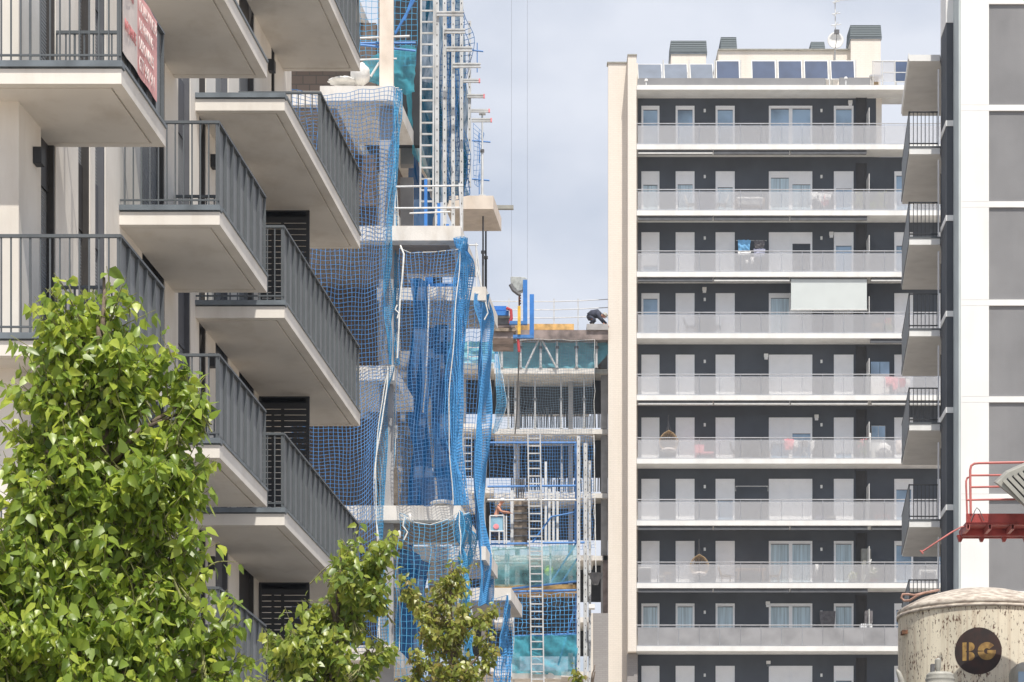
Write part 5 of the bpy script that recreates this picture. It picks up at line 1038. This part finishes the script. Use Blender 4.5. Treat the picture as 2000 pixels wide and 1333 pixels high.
# ================================================================== SILO, RED PLATFORM, FLOODLIGHT
SZ = 46.6; SR = 1.31; scx = PX(1910, SZ) ; SC = Vector((scx, SZ, 0))
zr = EYE + (YH - 1203) * SZ / F
SI = thing('cement_silo', 'rusty cream cement silo with a round black emblem in the lower right corner', 'silo', (scx, SZ, 0))
MB().lathe([(SR, 4.6), (SR, zr)], SC, 96).build('shell', M['silo_paint'], SI, True)
MB().lathe([(SR, zr), (SR + .02, zr), (SR + .02, zr + .07), (SR - .05, zr + .12), (SR * .75, zr + .26), (SR * .45, zr + .37), (SR * .2, zr + .41), (0, zr + .42)], SC, 96).build('dome', M['silo_dome'], SI, True)
MB().lathe([(SR + .015, zr - .05), (SR + .028, zr - .05), (SR + .028, zr + .0), (SR + .015, zr + .0)], SC, 96).build('rim_band', M['silo_dome'], SI, True)
MB().lathe([(SR, 4.6), (.25, 2.0), (.2, 1.4)], SC, 48).build('hopper', M['silo_paint'], SI, True)
for dx in (-.95, .95):
    for dy in (-.95, .95): MB().box(scx + dx - .09, scx + dx + .09, SZ + dy - .09, SZ + dy + .09, 0, 4.9).build('leg', M['redpaint'], SI)
CX0 = PX(1911, SZ - SR); zc0 = PZ(1271.5, SZ - SR); ang0 = math.asin((CX0 - scx) / SR)
def oncyl(u, v, o):                                    # u, v metres along the shell from the emblem's centre
    q = ang0 + u / SR; r = SR + o; return (scx + math.sin(q) * r, SZ - math.cos(q) * r, zc0 + v)
EM = None
def patch(polys, o, name, m_, parent):
    q = MB()
    for pl in polys:
        k = len(q.v); q.v += [oncyl(u, v, o) for u, v in pl]; q.f.append(tuple(range(k, k + len(pl))))
    return q.build(name, m_, parent)
pm = (SZ - SR) / F
rad = 46 * pm
ring = []
N = 48
for i in range(6):
    r0, r1 = rad * i / 6, rad * (i + 1) / 6
    for j in range(N):
        a0, a1 = 2 * math.pi * j / N, 2 * math.pi * (j + 1) / N
        ring.append([(r0 * math.cos(a0), r0 * math.sin(a0)), (r1 * math.cos(a0), r1 * math.sin(a0)), (r1 * math.cos(a1), r1 * math.sin(a1)), (r0 * math.cos(a1), r0 * math.sin(a1))] if i else [(0, 0), (r1 * math.cos(a0), r1 * math.sin(a0)), (r1 * math.cos(a1), r1 * math.sin(a1))])
EM = patch(ring, .004, 'emblem', M['siloblack'], SI)
def pxy(x, y): return ((x - 1911) * pm, (1271.5 - y) * pm)
B1 = [[pxy(1880.5, 1254), pxy(1880.5, 1290), pxy(1888.5, 1290), pxy(1888.5, 1274), pxy(1886.5, 1272), pxy(1888.5, 1270), pxy(1888.5, 1254)]]
def bump(cy, r): return [pxy(1893, cy + r)] + [pxy(1895 + 9 * math.cos(a_), cy - r * math.sin(a_)) for a_ in [R(-90 + 18 * i) for i in range(11)]] + [pxy(1893, cy - r)]
B2 = [bump(1263, 8.6), bump(1281.5, 8.6)]
gp = []
def arc(r0, r1, d0, d1, n=24):
    for i in range(n):
        a0, a1 = R(d0 + (d1 - d0) * i / n), R(d0 + (d1 - d0) * (i + 1) / n)
        gp.append([pxy(1927.5 + r0 * math.cos(a0), 1272 - r0 * math.sin(a0)), pxy(1927.5 + r1 * math.cos(a0), 1272 - r1 * math.sin(a0)), pxy(1927.5 + r1 * math.cos(a1), 1272 - r1 * math.sin(a1)), pxy(1927.5 + r0 * math.cos(a1), 1272 - r0 * math.sin(a1))])
arc(5.5, 17.5, 38, 176); arc(5.5, 17.5, 184, 356); gp.append([pxy(1928, 1270), pxy(1928, 1276), pxy(1944.8, 1276), pxy(1944.8, 1270)])
patch(B1 + B2, .008, 'letter', M['siloyellow'], EM); patch(gp, .008, 'letter', M['siloyellow'], EM)
MB().pbox(1762, 1777, 1231, 1238, SZ - SR * .35, .2).build('bracket', M['rust'], SI)
t = thing('hose', 'bent orange hose lying on the left edge of the silo dome', 'hose', P(1770, 1170, SZ))
MB().path([P(1806, 1158, SZ - .5), P(1793, 1163, SZ - .5), P(1777, 1173, SZ - .4), P(1766, 1174, SZ - .3), P(1760, 1168, SZ - .3), P(1763, 1161, SZ - .3), P(1774, 1161, SZ - .3), P(1786, 1163, SZ - .4), P(1808, 1158, SZ - .5), P(1833, 1153, SZ - .2)], .02, 8).build('pipe', M['hosepink'], t, True)
t = thing('work_lamp', 'small grey lamp bracket in front of the silo', 'lamp', P(1830, 1318, SZ - SR - .6))
MB().pbox(1819, 1826, 1297, 1318, SZ - SR - .6, .12).build('bracket', M['steel_dark'], t); MB().lathe([(.02, .2), (.05, .17), (.05, .14), (.045, .05), (.035, -.02)], P(1832, 1310, SZ - SR - .6), 14).build('housing', M['lampgrey'], t); MB().tube(P(1831, 1285, SZ - SR - .6), P(1831, 1296, SZ - SR - .6), .02).build('cap', M['rust'], t)
t = thing('silo_filter', 'ribbed round grey filter cap at the foot of the picture before the silo', 'filter', P(1836, 1360, SZ - SR - .7))
MB().lathe([(0, .32), (.18, .32), (.215, .29), (.22, .27), (.215, .25), (.235, .22), (.235, .20), (.225, .18), (.245, .15), (.245, .12), (.23, .1), (.25, .06), (.25, -.6), (0, -.6)], P(1836, 1354, SZ - SR - .7), 32).build('housing', M['lampgrey'], t, True); MB().tube(P(1836, 1360, SZ - SR - .7), (P(1836, 1360, SZ - SR - .7).x, SZ - SR - .7, 0), .1).build('stand', M['steel_dark'], t)
t = thing('yellow_guard', 'pale yellow curved guard plate left of the silo', 'guard', P(1750, 1360, SZ - .9))
MB().path([P(1751, 1308, SZ - .9), P(1755, 1314, SZ - .9), P(1761, 1330, SZ - .9), P(1764, 1360, SZ - .9), P(1764, 2200, SZ - .9)], [.015, .04, .05, .05, .05], 8).build('plate', M['lampgrey'], t, True)
t = thing('machine_hood', 'grey rounded machine hood peeping in at the right edge before the silo', 'machine', P(2000, 1333, SZ - SR - .9))
MB().pbox(1986, 2080, 1292, 1420, SZ - SR - 1.0, .8).build('hood', M['lampgrey'], t, bevel=.1); MB().pbox(1989, 2070, 1312, 1345, SZ - SR - 1.012, .02).build('window', M['pane_blue'], t); MB().pbox(2000, 2060, 1421, 2080, SZ - SR - .8, .5).build('stand', M['steel_dark'], t)
PZ0 = 43.7
RP = thing('red_platform', 'red steel work platform with railing above the silo at the right edge', 'platform', P(1960, 1045, PZ0)) 
m = MB(); xa, xb = PX(1887, PZ0), PX(2140, PZ0); za, zm, zb_ = PZ(1021, PZ0), PZ(1021, PZ0), PZ(1003.5, PZ0)
MB().box(xa, xb, PZ0, PZ0 + .02, zm, zb_).build('toe_board', M['redpaint'], RP)
MB().box(xa, xb, PZ0 + .021, PZ0 + .72, za - .03, za + .01).build('deck', M['redpaint'], RP)
MB().box(xa, xb, PZ0 + .63, PZ0 + .70, za - .12, za - .031).box(xa, xb, PZ0 + .4, PZ0 + .47, za - .13, za - .031).build('beam', M['redpaint'], RP)
for x in (1890.5, 1933, 1977.5, 2020):
    c = P(x, 1026, PZ0); q = MB(); q.box(c.x - .025, c.x + .025, PZ0 + .03, PZ0 + .60, za - .032, za - .026)
    for dx in (-.024, .018): q.box(c.x + dx, c.x + dx + .008, PZ0 - .02, PZ0 + .60, za - .10, za - .032)
    q.box(c.x - .024, c.x + .026, PZ0 - .02, PZ0 + .60, za - .108, za - .10); q.build('channel', M['redpale'], RP)
    MB().hexa([(c.x - .05, PZ0 + .55, za - .19), (c.x - .01, PZ0 + .55, za - .19), (c.x - .01, PZ0 + .62, za - .19), (c.x - .05, PZ0 + .62, za - .19), (c.x - .08, PZ0 + .53, za - .09), (c.x + .03, PZ0 + .53, za - .09), (c.x + .03, PZ0 + .629, za - .09), (c.x - .08, PZ0 + .629, za - .09)]).build('gusset', M['redpaint'], RP)
g = MB(); r_ = .02
g.path([P(1896, 1004, PZ0), P(1895, 940, PZ0), P(1895, 918, PZ0), P(1897, 910, PZ0), P(1903, 906, PZ0), P(1912, 905, PZ0), P(2140, 901, PZ0)], r_, 8)
g.path([P(1889, 1004, PZ0 + .6), P(1887, 950, PZ0 + .6), P(1887, 940, PZ0 + .6), P(1889, 934, PZ0 + .6), P(1895, 932, PZ0 + .55)], .016, 8)
for y, y2 in ((929, 927), (952, 948), (977, 973)): g.tube(P(1888 if y == 977 else 1896, y, PZ0), P(2140, y2, PZ0), .016, 8)
g.build('railing', M['redpale'], RP)
g = MB(); g.path([P(1896, 1019, PZ0 - .03), P(1904, 998, PZ0 - .03), P(1908, 992, PZ0 - .03), P(1913, 997, PZ0 - .03), P(1922, 1018, PZ0 - .03)], .007, 5); g.build('wire_loop', M['steel_dark'], RP)
MB().path([P(1889, 1028, PZ0 + .1), P(1877, 1030, PZ0 + .1), P(1857, 1041, PZ0 + .1), P(1825, 1062, PZ0 + .1), P(1801, 1078, PZ0 + .1)], .014, 6).tube(P(1797, 1075, PZ0 + .1), P(1803, 1082, PZ0 + .1), .014).build('rod', M['redpale'], RP)
for x in (2060, 2120): MB().box(PX(x, PZ0), PX(x, PZ0) + .15, PZ0 + .5, PZ0 + .65, 0, za - .032).build('post', M['redpaint'], RP)
# ribbed floodlight
LZ = 43.0; t = thing('floodlight', 'grey ribbed floodlight leaning in at the right edge beside the red railing', 'floodlight', P(2010, 960, LZ))
m = MB(); f_ = [P(1945, 944, LZ), P(1968, 922, LZ), P(2075, 875, LZ), P(2090, 1010, LZ), P(2050, 1032, LZ), P(2000, 988, LZ)]
bk = [p + Vector((.05, .5, .12)) for p in f_]; n = 6
m.add(f_ + bk, [tuple(range(n)), tuple(range(2 * n - 1, n - 1, -1))] + [(i, i + n, (i + 1) % n + n, (i + 1) % n) for i in range(n)]); m.build('housing', M['lampgrey'], t, bevel=.015)
g = MB()
for i in range(9):
    a_ = P(1967 + i * 10.5, 935 - i * 5.0, LZ - .01); b_ = P(1967 + i * 10.5 + 62, 935 - i * 5.0 + 66, LZ - .01); g.bar(a_, b_, .030, .03)
g.build('slots', M['blackmetal'], t)
g = MB()
for i in range(10):
    a_ = P(1961 + i * 10.5, 938 - i * 5.0, LZ - .03); b_ = P(1961 + i * 10.5 + 66, 938 - i * 5.0 + 70, LZ - .03); g.bar(a_, b_, .026, .06)
g.build('fins', M['lampgrey'], t); MB().bar(P(2080, 940, LZ + .3), P(2110, 1333, LZ + .5), .1, .1).build('arm', M['lampgrey'], t); MB().tube(P(2110, 1333, LZ + .5), (P(2110, 1333, LZ + .5).x, LZ + .5, 0), .06).build('pole', M['steel_dark'], t)
# ================================================================== TREES
LT = np.array([(0, 0, 0), (.28, 0, -.02), (.62, 0, -.03), (1.0, 0, -.18), (.20, .27, .07), (.55, .22, .08), (.20, -.27, .07), (.55, -.22, .08)])
LF = np.array([(0, 1, 4, 4), (1, 2, 5, 4), (2, 3, 5, 5), (0, 6, 1, 1), (1, 6, 7, 2), (2, 7, 3, 3)])
def leaves(name, pos, d, nrm, size, m, parent):
    d = d / (np.linalg.norm(d, axis=1, keepdims=True) + 1e-9); b = np.cross(nrm, d); b /= np.linalg.norm(b, axis=1, keepdims=True) + 1e-9; n = np.cross(d, b)
    T = LT[None] * size[:, None, None]; wd = np.random.uniform(.85, 1.25, len(pos))[:, None, None]; fo = np.random.uniform(-.3, 1.6, len(pos))[:, None, None]
    v = pos[:, None] + T[..., :1] * d[:, None] + T[..., 1:2] * wd * b[:, None] + T[..., 2:3] * fo * n[:, None]
    k = len(LT); base = (np.arange(len(pos)) * k)[:, None, None]
    fq = LF[None] + base; me = bpy.data.meshes.new(name); fs = []; tri = [0, 2, 3, 5]; quad = [1, 4]
    q = fq[:, quad].reshape(-1, 4); t3 = fq[:, tri][:, :, :3].reshape(-1, 3)
    vv = v.reshape(-1, 3).astype(np.float32); me.vertices.add(len(vv)); me.vertices.foreach_set('co', vv.ravel())
    li = np.concatenate([q.ravel(), t3.ravel()]).astype(np.int32); me.loops.add(len(li)); me.loops.foreach_set('vertex_index', li)
    ls = np.concatenate([np.arange(len(q)) * 4, len(q) * 4 + np.arange(len(t3)) * 3]).astype(np.int32); me.polygons.add(len(ls)); me.polygons.foreach_set('loop_start', ls)
    me.polygons.foreach_set('use_smooth', np.ones(len(ls), bool)); me.materials.append(m); me.update(calc_edges=True); me.validate()
    o = bpy.data.objects.new(name, me); C.objects.link(o); par(o, parent); return o
def tree(label, lobes, Z, leaf, m, base_x, ntw, seed, deep=.8, sprigs=(), tw_len=(.22, .5), trunk_r=.05):
    rg = np.random.RandomState(seed); s = F / Z; t = thing('street_tree', label, 'tree', (base_x, Z, 0), 'young street trees')
    bk = MB(); ctr = [P(x, y, Z) for x, y, _, _ in lobes]; zmin = min(c.z for c in ctr)
    topc = max(ctr, key=lambda c: c.z); trunk = [Vector((base_x, Z, 0)), Vector((base_x + .03, Z + .02, zmin * .5)), Vector((base_x * .6 + topc.x * .4, Z, (zmin + topc.z) / 2)), Vector((topc.x, Z, topc.z + .1))]
    tp = [Vector(p) for p in catmull([tuple(p) for p in trunk], 16)]
    bk.path(tp, [trunk_r * (1 - .85 * i / 16) for i in range(17)], 8); bk.build('trunk', M['bark'], t, True)
    lb = MB(); tw = MB(); A = []; D = []
    area = np.array([rx * ry for _, _, rx, ry in lobes], float); pr = area / area.sum()
    for i, c in enumerate(ctr):
        k = min(range(17), key=lambda j: (tp[j] - c).length + max(0, tp[j].z - c.z + .3) * 3); q = tp[k]
        md = (q + c) / 2 + Vector((0, rg.uniform(-.1, .1), .05)); lb.path([q, md, c], [.022, .015, .008], 6)
    ii = rg.choice(len(lobes), max(8, ntw // 7), p=pr); cl = []
    for i in ii:
        a = rg.normal(size=3); a /= np.linalg.norm(a); cl.append((i, a * rg.uniform(.15, 1) ** .5))
    P0 = []; P1 = []
    for q_ in range(ntw):
        i, ca = cl[q_ % len(cl)]; x, y, rx, ry = lobes[i]
        a = ca + rg.normal(size=3) * .19; rr = min(1.1, np.linalg.norm(a)); a = a / (np.linalg.norm(a) + 1e-6)
        off = Vector((a[0] * rx / s, a[1] * (rx + ry) / 2 / s * deep, a[2] * ry / s)) * rr
        L = rg.uniform(*tw_len); o = Vector((a[0], a[1], a[2] * .6 + .75)).normalized()
        ext = .25 + (rg.rand() < .16) * rg.uniform(.2, .5)
        e = ctr[i] + off; P0.append(e - o * L * .75 - Vector((0, 0, .04))); P1.append(e + o * L * ext)
    for (x, y, x2, y2, dz) in sprigs: P0.append(P(x, y, Z + dz)); P1.append(P(x2, y2, Z + dz))
    for a, b in zip(P0, P1):
        md = (a + b) / 2 + Vector((rg.uniform(-.03, .03), rg.uniform(-.03, .03), .03)); pts = [Vector(p) for p in catmull([tuple(a), tuple(md), tuple(b)], 6)]
        tw.path(pts, [.006 - .0007 * j for j in range(7)], 4, False)
        n = max(4, int((b - a).length / (leaf * .42))); ph = rg.uniform(0, 6.28)
        for j in range(n):
            f = .18 + .82 * j / (n - 1) ; u = f * 6; k = min(int(u), 5); p = pts[k].lerp(pts[k + 1], u - k); ax = (pts[k + 1] - pts[k]).normalized()
            ph += 2.4; sd_ = ax.orthogonal().normalized(); sd_.rotate(Matrix.Rotation(ph, 3, ax))
            dr = sd_ * .9 + ax * .35 + Vector((0, 0, -rg.uniform(.3, 1.6)))
            A.append(p + dr.normalized() * leaf * .25); D.append(dr)
    A = np.array([tuple(p) for p in A]); D = np.array([tuple(p) for p in D])
    nr = rg.normal(size=A.shape) * .6 + np.array([.15, -.75, .6]); sz = leaf * (.45 + .85 * rg.beta(2.2, 1.6, len(A)))
    lb.build('limbs', M['bark'], t, True); tw.build('twigs', M['twig'], t); leaves('crown', A, D, nr, sz, m, t)
    return t
tree('tall bright green young tree filling the lower left corner', [(203, 575, 46, 46), (190, 630, 88, 62), (190, 690, 95, 75), (255, 740, 60, 50), (120, 770, 85, 70), (190, 810, 110, 90), (345, 810, 62, 62), (378, 772, 34, 36), (290, 880, 110, 90), (90, 880, 75, 80), (180, 930, 130, 100), (310, 970, 82, 90), (50, 980, 55, 75), (60, 1090, 95, 110), (190, 1080, 160, 130), (335, 1090, 62, 75), (120, 1230, 165, 120), (300, 1220, 130, 100), (400, 1240, 60, 75), (430, 1300, 42, 50), (0, 1250, 90, 120), (200, 1370, 230, 90), (230, 1480, 200, 110), (200, 1600, 150, 90)],
     17.0, .088, M['leaf_bright'], PX(215, 17.0), 1750, 11, .75, ((395, 1115, 462, 1098, 0), (380, 1080, 398, 1040, .1), (60, 800, 22, 780, 0), (255, 620, 268, 572, 0), (205, 590, 208, 520, 0), (150, 600, 128, 545, 0), (430, 1230, 448, 1160, 0), (330, 790, 322, 725, 0), (390, 790, 402, 735, 0)), trunk_r=.06)
tree('middle green young tree below the blue nets', [(668, 1090, 26, 34), (720, 1105, 32, 40), (660, 1130, 52, 46), (735, 1150, 26, 40), (640, 1175, 45, 40), (695, 1190, 62, 52), (625, 1230, 60, 50), (560, 1268, 44, 40), (530, 1290, 20, 40), (640, 1290, 105, 50), (720, 1270, 36, 40), (600, 1350, 100, 60), (640, 1440, 110, 80), (640, 1560, 90, 70)],
     23.0, .082, M['leaf_mid'], PX(650, 23.0), 540, 12, .8, ((735, 1140, 768, 1115, 0), (680, 1080, 664, 1052, 0), (520, 1280, 512, 1225, 0), (720, 1090, 722, 1058, 0)), trunk_r=.05)
tree('slender olive green tree with sparse crown in front of the lowest blue nets', [(882, 1118, 14, 30), (868, 1165, 42, 30), (815, 1160, 22, 24), (842, 1195, 45, 30), (925, 1185, 30, 26), (945, 1200, 22, 20), (885, 1225, 55, 34), (840, 1245, 22, 20), (815, 1290, 40, 28), (880, 1285, 55, 34), (950, 1262, 30, 34), (920, 1310, 62, 34), (830, 1330, 60, 26), (870, 1400, 90, 60), (880, 1500, 80, 60)],
     32.0, .075, M['leaf_olive'], PX(880, 32.0), 400, 13, .8, ((882, 1120, 884, 1092, 0), (812, 1150, 804, 1128, 0), (950, 1200, 968, 1185, 0)), tw_len=(.2, .42), trunk_r=.05)
tree('tip of a small tree at the bottom edge beside the tower', [(1135, 1328, 18, 18), (1162, 1312, 12, 7), (1145, 1370, 40, 30), (1150, 1450, 50, 50)], 42.0, .085, M['leaf_olive'], PX(1148, 42.0), 90, 14, .8, tw_len=(.18, .35), trunk_r=.04)

# ================================================================== PEOPLE
def skinned(name, nodes, edges, m, parent, lv=2):
    me = bpy.data.meshes.new(name); me.from_pydata([n[0] for n in nodes], edges, []); me.materials.append(m); o = bpy.data.objects.new(name, me); C.objects.link(o)
    sk_ = o.modifiers.new('skin', 'SKIN'); sk_.use_smooth_shade = True
    sv = me.skin_vertices[0].data if me.skin_vertices else None
    if sv is None:
        bpy.context.view_layer.objects.active = o; sv = me.skin_vertices[0].data
    for i, n in enumerate(nodes):
        r = n[1] if isinstance(n[1], tuple) else (n[1], n[1]); sv[i].radius = r; sv[i].use_root = (i == 0)
    ss = o.modifiers.new('sub', 'SUBSURF'); ss.levels = lv; ss.render_levels = lv
    if parent: par(o, parent)
    return o
def hand(nodes, edges, wi, w_, d, side):
    d = Vector(d).normalized(); s = Vector(side).normalized(); p = w_ + d * .08; nodes.append((tuple(p), .028)); pi = len(nodes) - 1; edges.append((wi, pi))
    for k, (o, l) in enumerate(((-.03, .075), (-.01, .09), (.01, .085), (.03, .065))):
        a = p + s * o + d * .02; b = a + d * l * .6 + Vector((0, 0, -.01)); c = b + d * l * .4 + Vector((0, 0, -.025)); n0 = len(nodes)
        nodes += [(tuple(a), .010), (tuple(b), .009), (tuple(c), .008)]; edges += [(pi, n0), (n0, n0 + 1), (n0 + 1, n0 + 2)]
    q = w_ + d * .03 - s * .035; n0 = len(nodes); nodes += [(tuple(q + d * .02 - s * .015), .011), (tuple(q + d * .055 - s * .02), .009)]; edges += [(wi, n0), (n0, n0 + 1)]
def person(name, label, o, J, skinm, clothes, helm, group=None):
    """o: pelvis point; J: joint offsets (metres) from the pelvis"""
    t = thing('person', label, 'person', o, group); o = Vector(o); V = {k: o + Vector(v) for k, v in J.items()}
    nodes = [(tuple(o), (.15, .12)), (tuple(V['waist']), (.14, .11)), (tuple(V['chest']), (.17, .12)), (tuple(V['neck']), (.065, .065)), (tuple(V['chin']), (.07, .08)), (tuple(V['head']), (.095, .11)), (tuple(V['crown']), (.075, .085))]
    edges = [(0, 1), (1, 2), (2, 3), (3, 4), (4, 5), (5, 6)]
    for sd_ in 'lr':
        n = len(nodes); nodes += [(tuple(V['sh' + sd_]), .068), (tuple(V['el' + sd_]), .048), (tuple(V['wr' + sd_]), .034)]; edges += [(2, n), (n, n + 1), (n + 1, n + 2)]
        d = V['wr' + sd_] - V['el' + sd_]; hand(nodes, edges, n + 2, V['wr' + sd_], d, d.cross(Vector((0, .2, 1))))
        n = len(nodes); nodes += [(tuple(V['hp' + sd_]), .095), (tuple(V['kn' + sd_]), .065), (tuple(V['an' + sd_]), .045), (tuple(V['to' + sd_]), .042)]; edges += [(0, n), (n, n + 1), (n + 1, n + 2), (n + 2, n + 3)]
    skinned('body', nodes, edges, skinm, t)
    for nm, m_, chains in clothes:
        for ch in chains:
            q = MB(); q.path([V[k] if k else o for k, _ in ch], [r for _, r in ch], 12); q.build(nm, m_, t, True)
    f = Vector(J['face']).normalized(); h = V['head']; s = f.cross(Vector((0, 0, 1))).normalized(); up = s.cross(f)
    for k in (-1, 1): MB().blob(h + f * .10 + s * k * .035 + up * .01, .012, .012, .01, 8, 5).build('eye', M['blackmetal'], t)
    MB().blob(h + f * .118 - up * .015, .016, .016, .024, 8, 5).build('nose', skinm, t); MB().blob(h + f * .105 - up * .062, .03, .03, .008, 8, 5).build('mouth', M['redpale'], t)
    for k in (-1, 1): MB().blob(h + s * k * .10, .016, .022, .032, 8, 5).build('ear', skinm, t)
    if helm:
        c = h + up * .045; q = MB(); n = 18; prof = [(.165, 0, .0), (.135, .0, .005), (.13, 0, .05), (.105, 0, .105), (.06, 0, .135), (0.001, 0, .142)]
        k0 = len(q.v)
        for r_, _, zz in prof:
            for j in range(n):
                a_ = 2 * math.pi * j / n; ext = .05 if (r_ > .16 and math.cos(a_) > .3) else 0
                q.v.append(tuple(c + f * math.cos(a_) * (r_ + ext) + s * math.sin(a_) * r_ * .9 + up * zz))
        for i in range(len(prof) - 1):
            for j in range(n): a_ = k0 + i * n + j; b_ = k0 + i * n + (j + 1) % n; q.f.append((a_, b_, b_ + n, a_ + n))
        q.build('helmet', M['helmet'] if helm == 1 else M['lampgrey'], t, True)
    else: MB().blob(h + up * .05 - f * .02, .105, .115, .08, 14, 8).build('hair', M['blackmetal'], t, True)
    return t
o = P(968, 1012, ZC2 + .3)
person('p', 'person in a white helmet working bare chested at the brown column form', o, dict(waist=(.02, 0, .18), chest=(.10, 0, .42), neck=(.20, 0, .60), chin=(.26, -.02, .66), head=(.29, -.02, .76), crown=(.31, -.02, .86),
    shl=(.10, -.20, .48), ell=(.25, -.26, .24), wrl=(.50, -.20, .24), shr=(.14, .19, .50), elr=(.34, .22, .28), wrr=(.60, .16, .26), hpl=(-.02, -.10, -.08), knl=(.05, -.12, -.47), anl=(-.02, -.12, -.87), tol=(.16, -.13, -.92), hpr=(0, .10, -.08), knr=(.10, .12, -.46), anr=(.02, .12, -.87), tor=(.2, .13, -.92), face=(1, -.25, -.25)),
    M['skin'], [('trousers', M['bluecloth'], [[(None, .165), ('hpl', .115), ('knl', .085), ('anl', .07)], [(None, .16), ('hpr', .115), ('knr', .085), ('anr', .07)]]), ('boot', M['jamb'], [[('anl', .06), ('tol', .05)], [('anr', .06), ('tor', .05)]])], 1)
o = P(1152, 619, ZW - .2)
person('p', 'person in dark clothes and a pale helmet bending down on the far roof edge', o, dict(waist=(.12, -.02, .12), chest=(.36, -.02, .14), neck=(.54, -.02, .06), chin=(.60, -.02, .04), head=(.68, -.02, .02), crown=(.76, -.02, -.02),
    shl=(.38, -.20, .08), ell=(.50, -.22, -.16), wrl=(.64, -.16, -.33), shr=(.40, .18, .08), elr=(.62, .22, -.12), wrr=(.80, .14, -.30), hpl=(0, -.11, -.06), knl=(.22, -.14, -.16), anl=(.02, -.13, -.36), tol=(.20, -.14, -.40), hpr=(0, .11, -.06), knr=(.24, .14, -.18), anr=(.04, .13, -.36), tor=(.22, .14, -.40), face=(.75, -.1, -.65)),
    M['skin'], [('jacket', M['darkcloth'], [[(None, .205), ('waist', .20), ('chest', .225), ('neck', .11)], [('chest', .15), ('shl', .11), ('ell', .08), ('wrl', .055)], [('chest', .15), ('shr', .11), ('elr', .08), ('wrr', .055)]]), ('trousers', M['darkcloth'], [[(None, .165), ('hpl', .12), ('knl', .09), ('anl', .07)], [(None, .16), ('hpr', .12), ('knr', .09), ('anr', .07)]]), ('boot', M['jamb'], [[('anl', .06), ('tol', .05)], [('anr', .06), ('tor', .05)]])], 2)

# ================================================================== AIR
hm = bpy.data.materials.new('haze_air'); hm.use_nodes = True; n = hm.node_tree; n.nodes.clear()
ho = n.nodes.new('ShaderNodeOutputMaterial'); hv = n.nodes.new('ShaderNodeVolumePrincipled'); hv.inputs['Color'].default_value = (.86, .92, 1, 1); hv.inputs['Density'].default_value = .0003; hv.inputs['Anisotropy'].default_value = .2
n.links.new(hv.outputs[0], ho.inputs['Volume'])
tag(MB().box(-80, 90, -40, 160, -1.6, 75).build('haze', hm), kind='stuff')
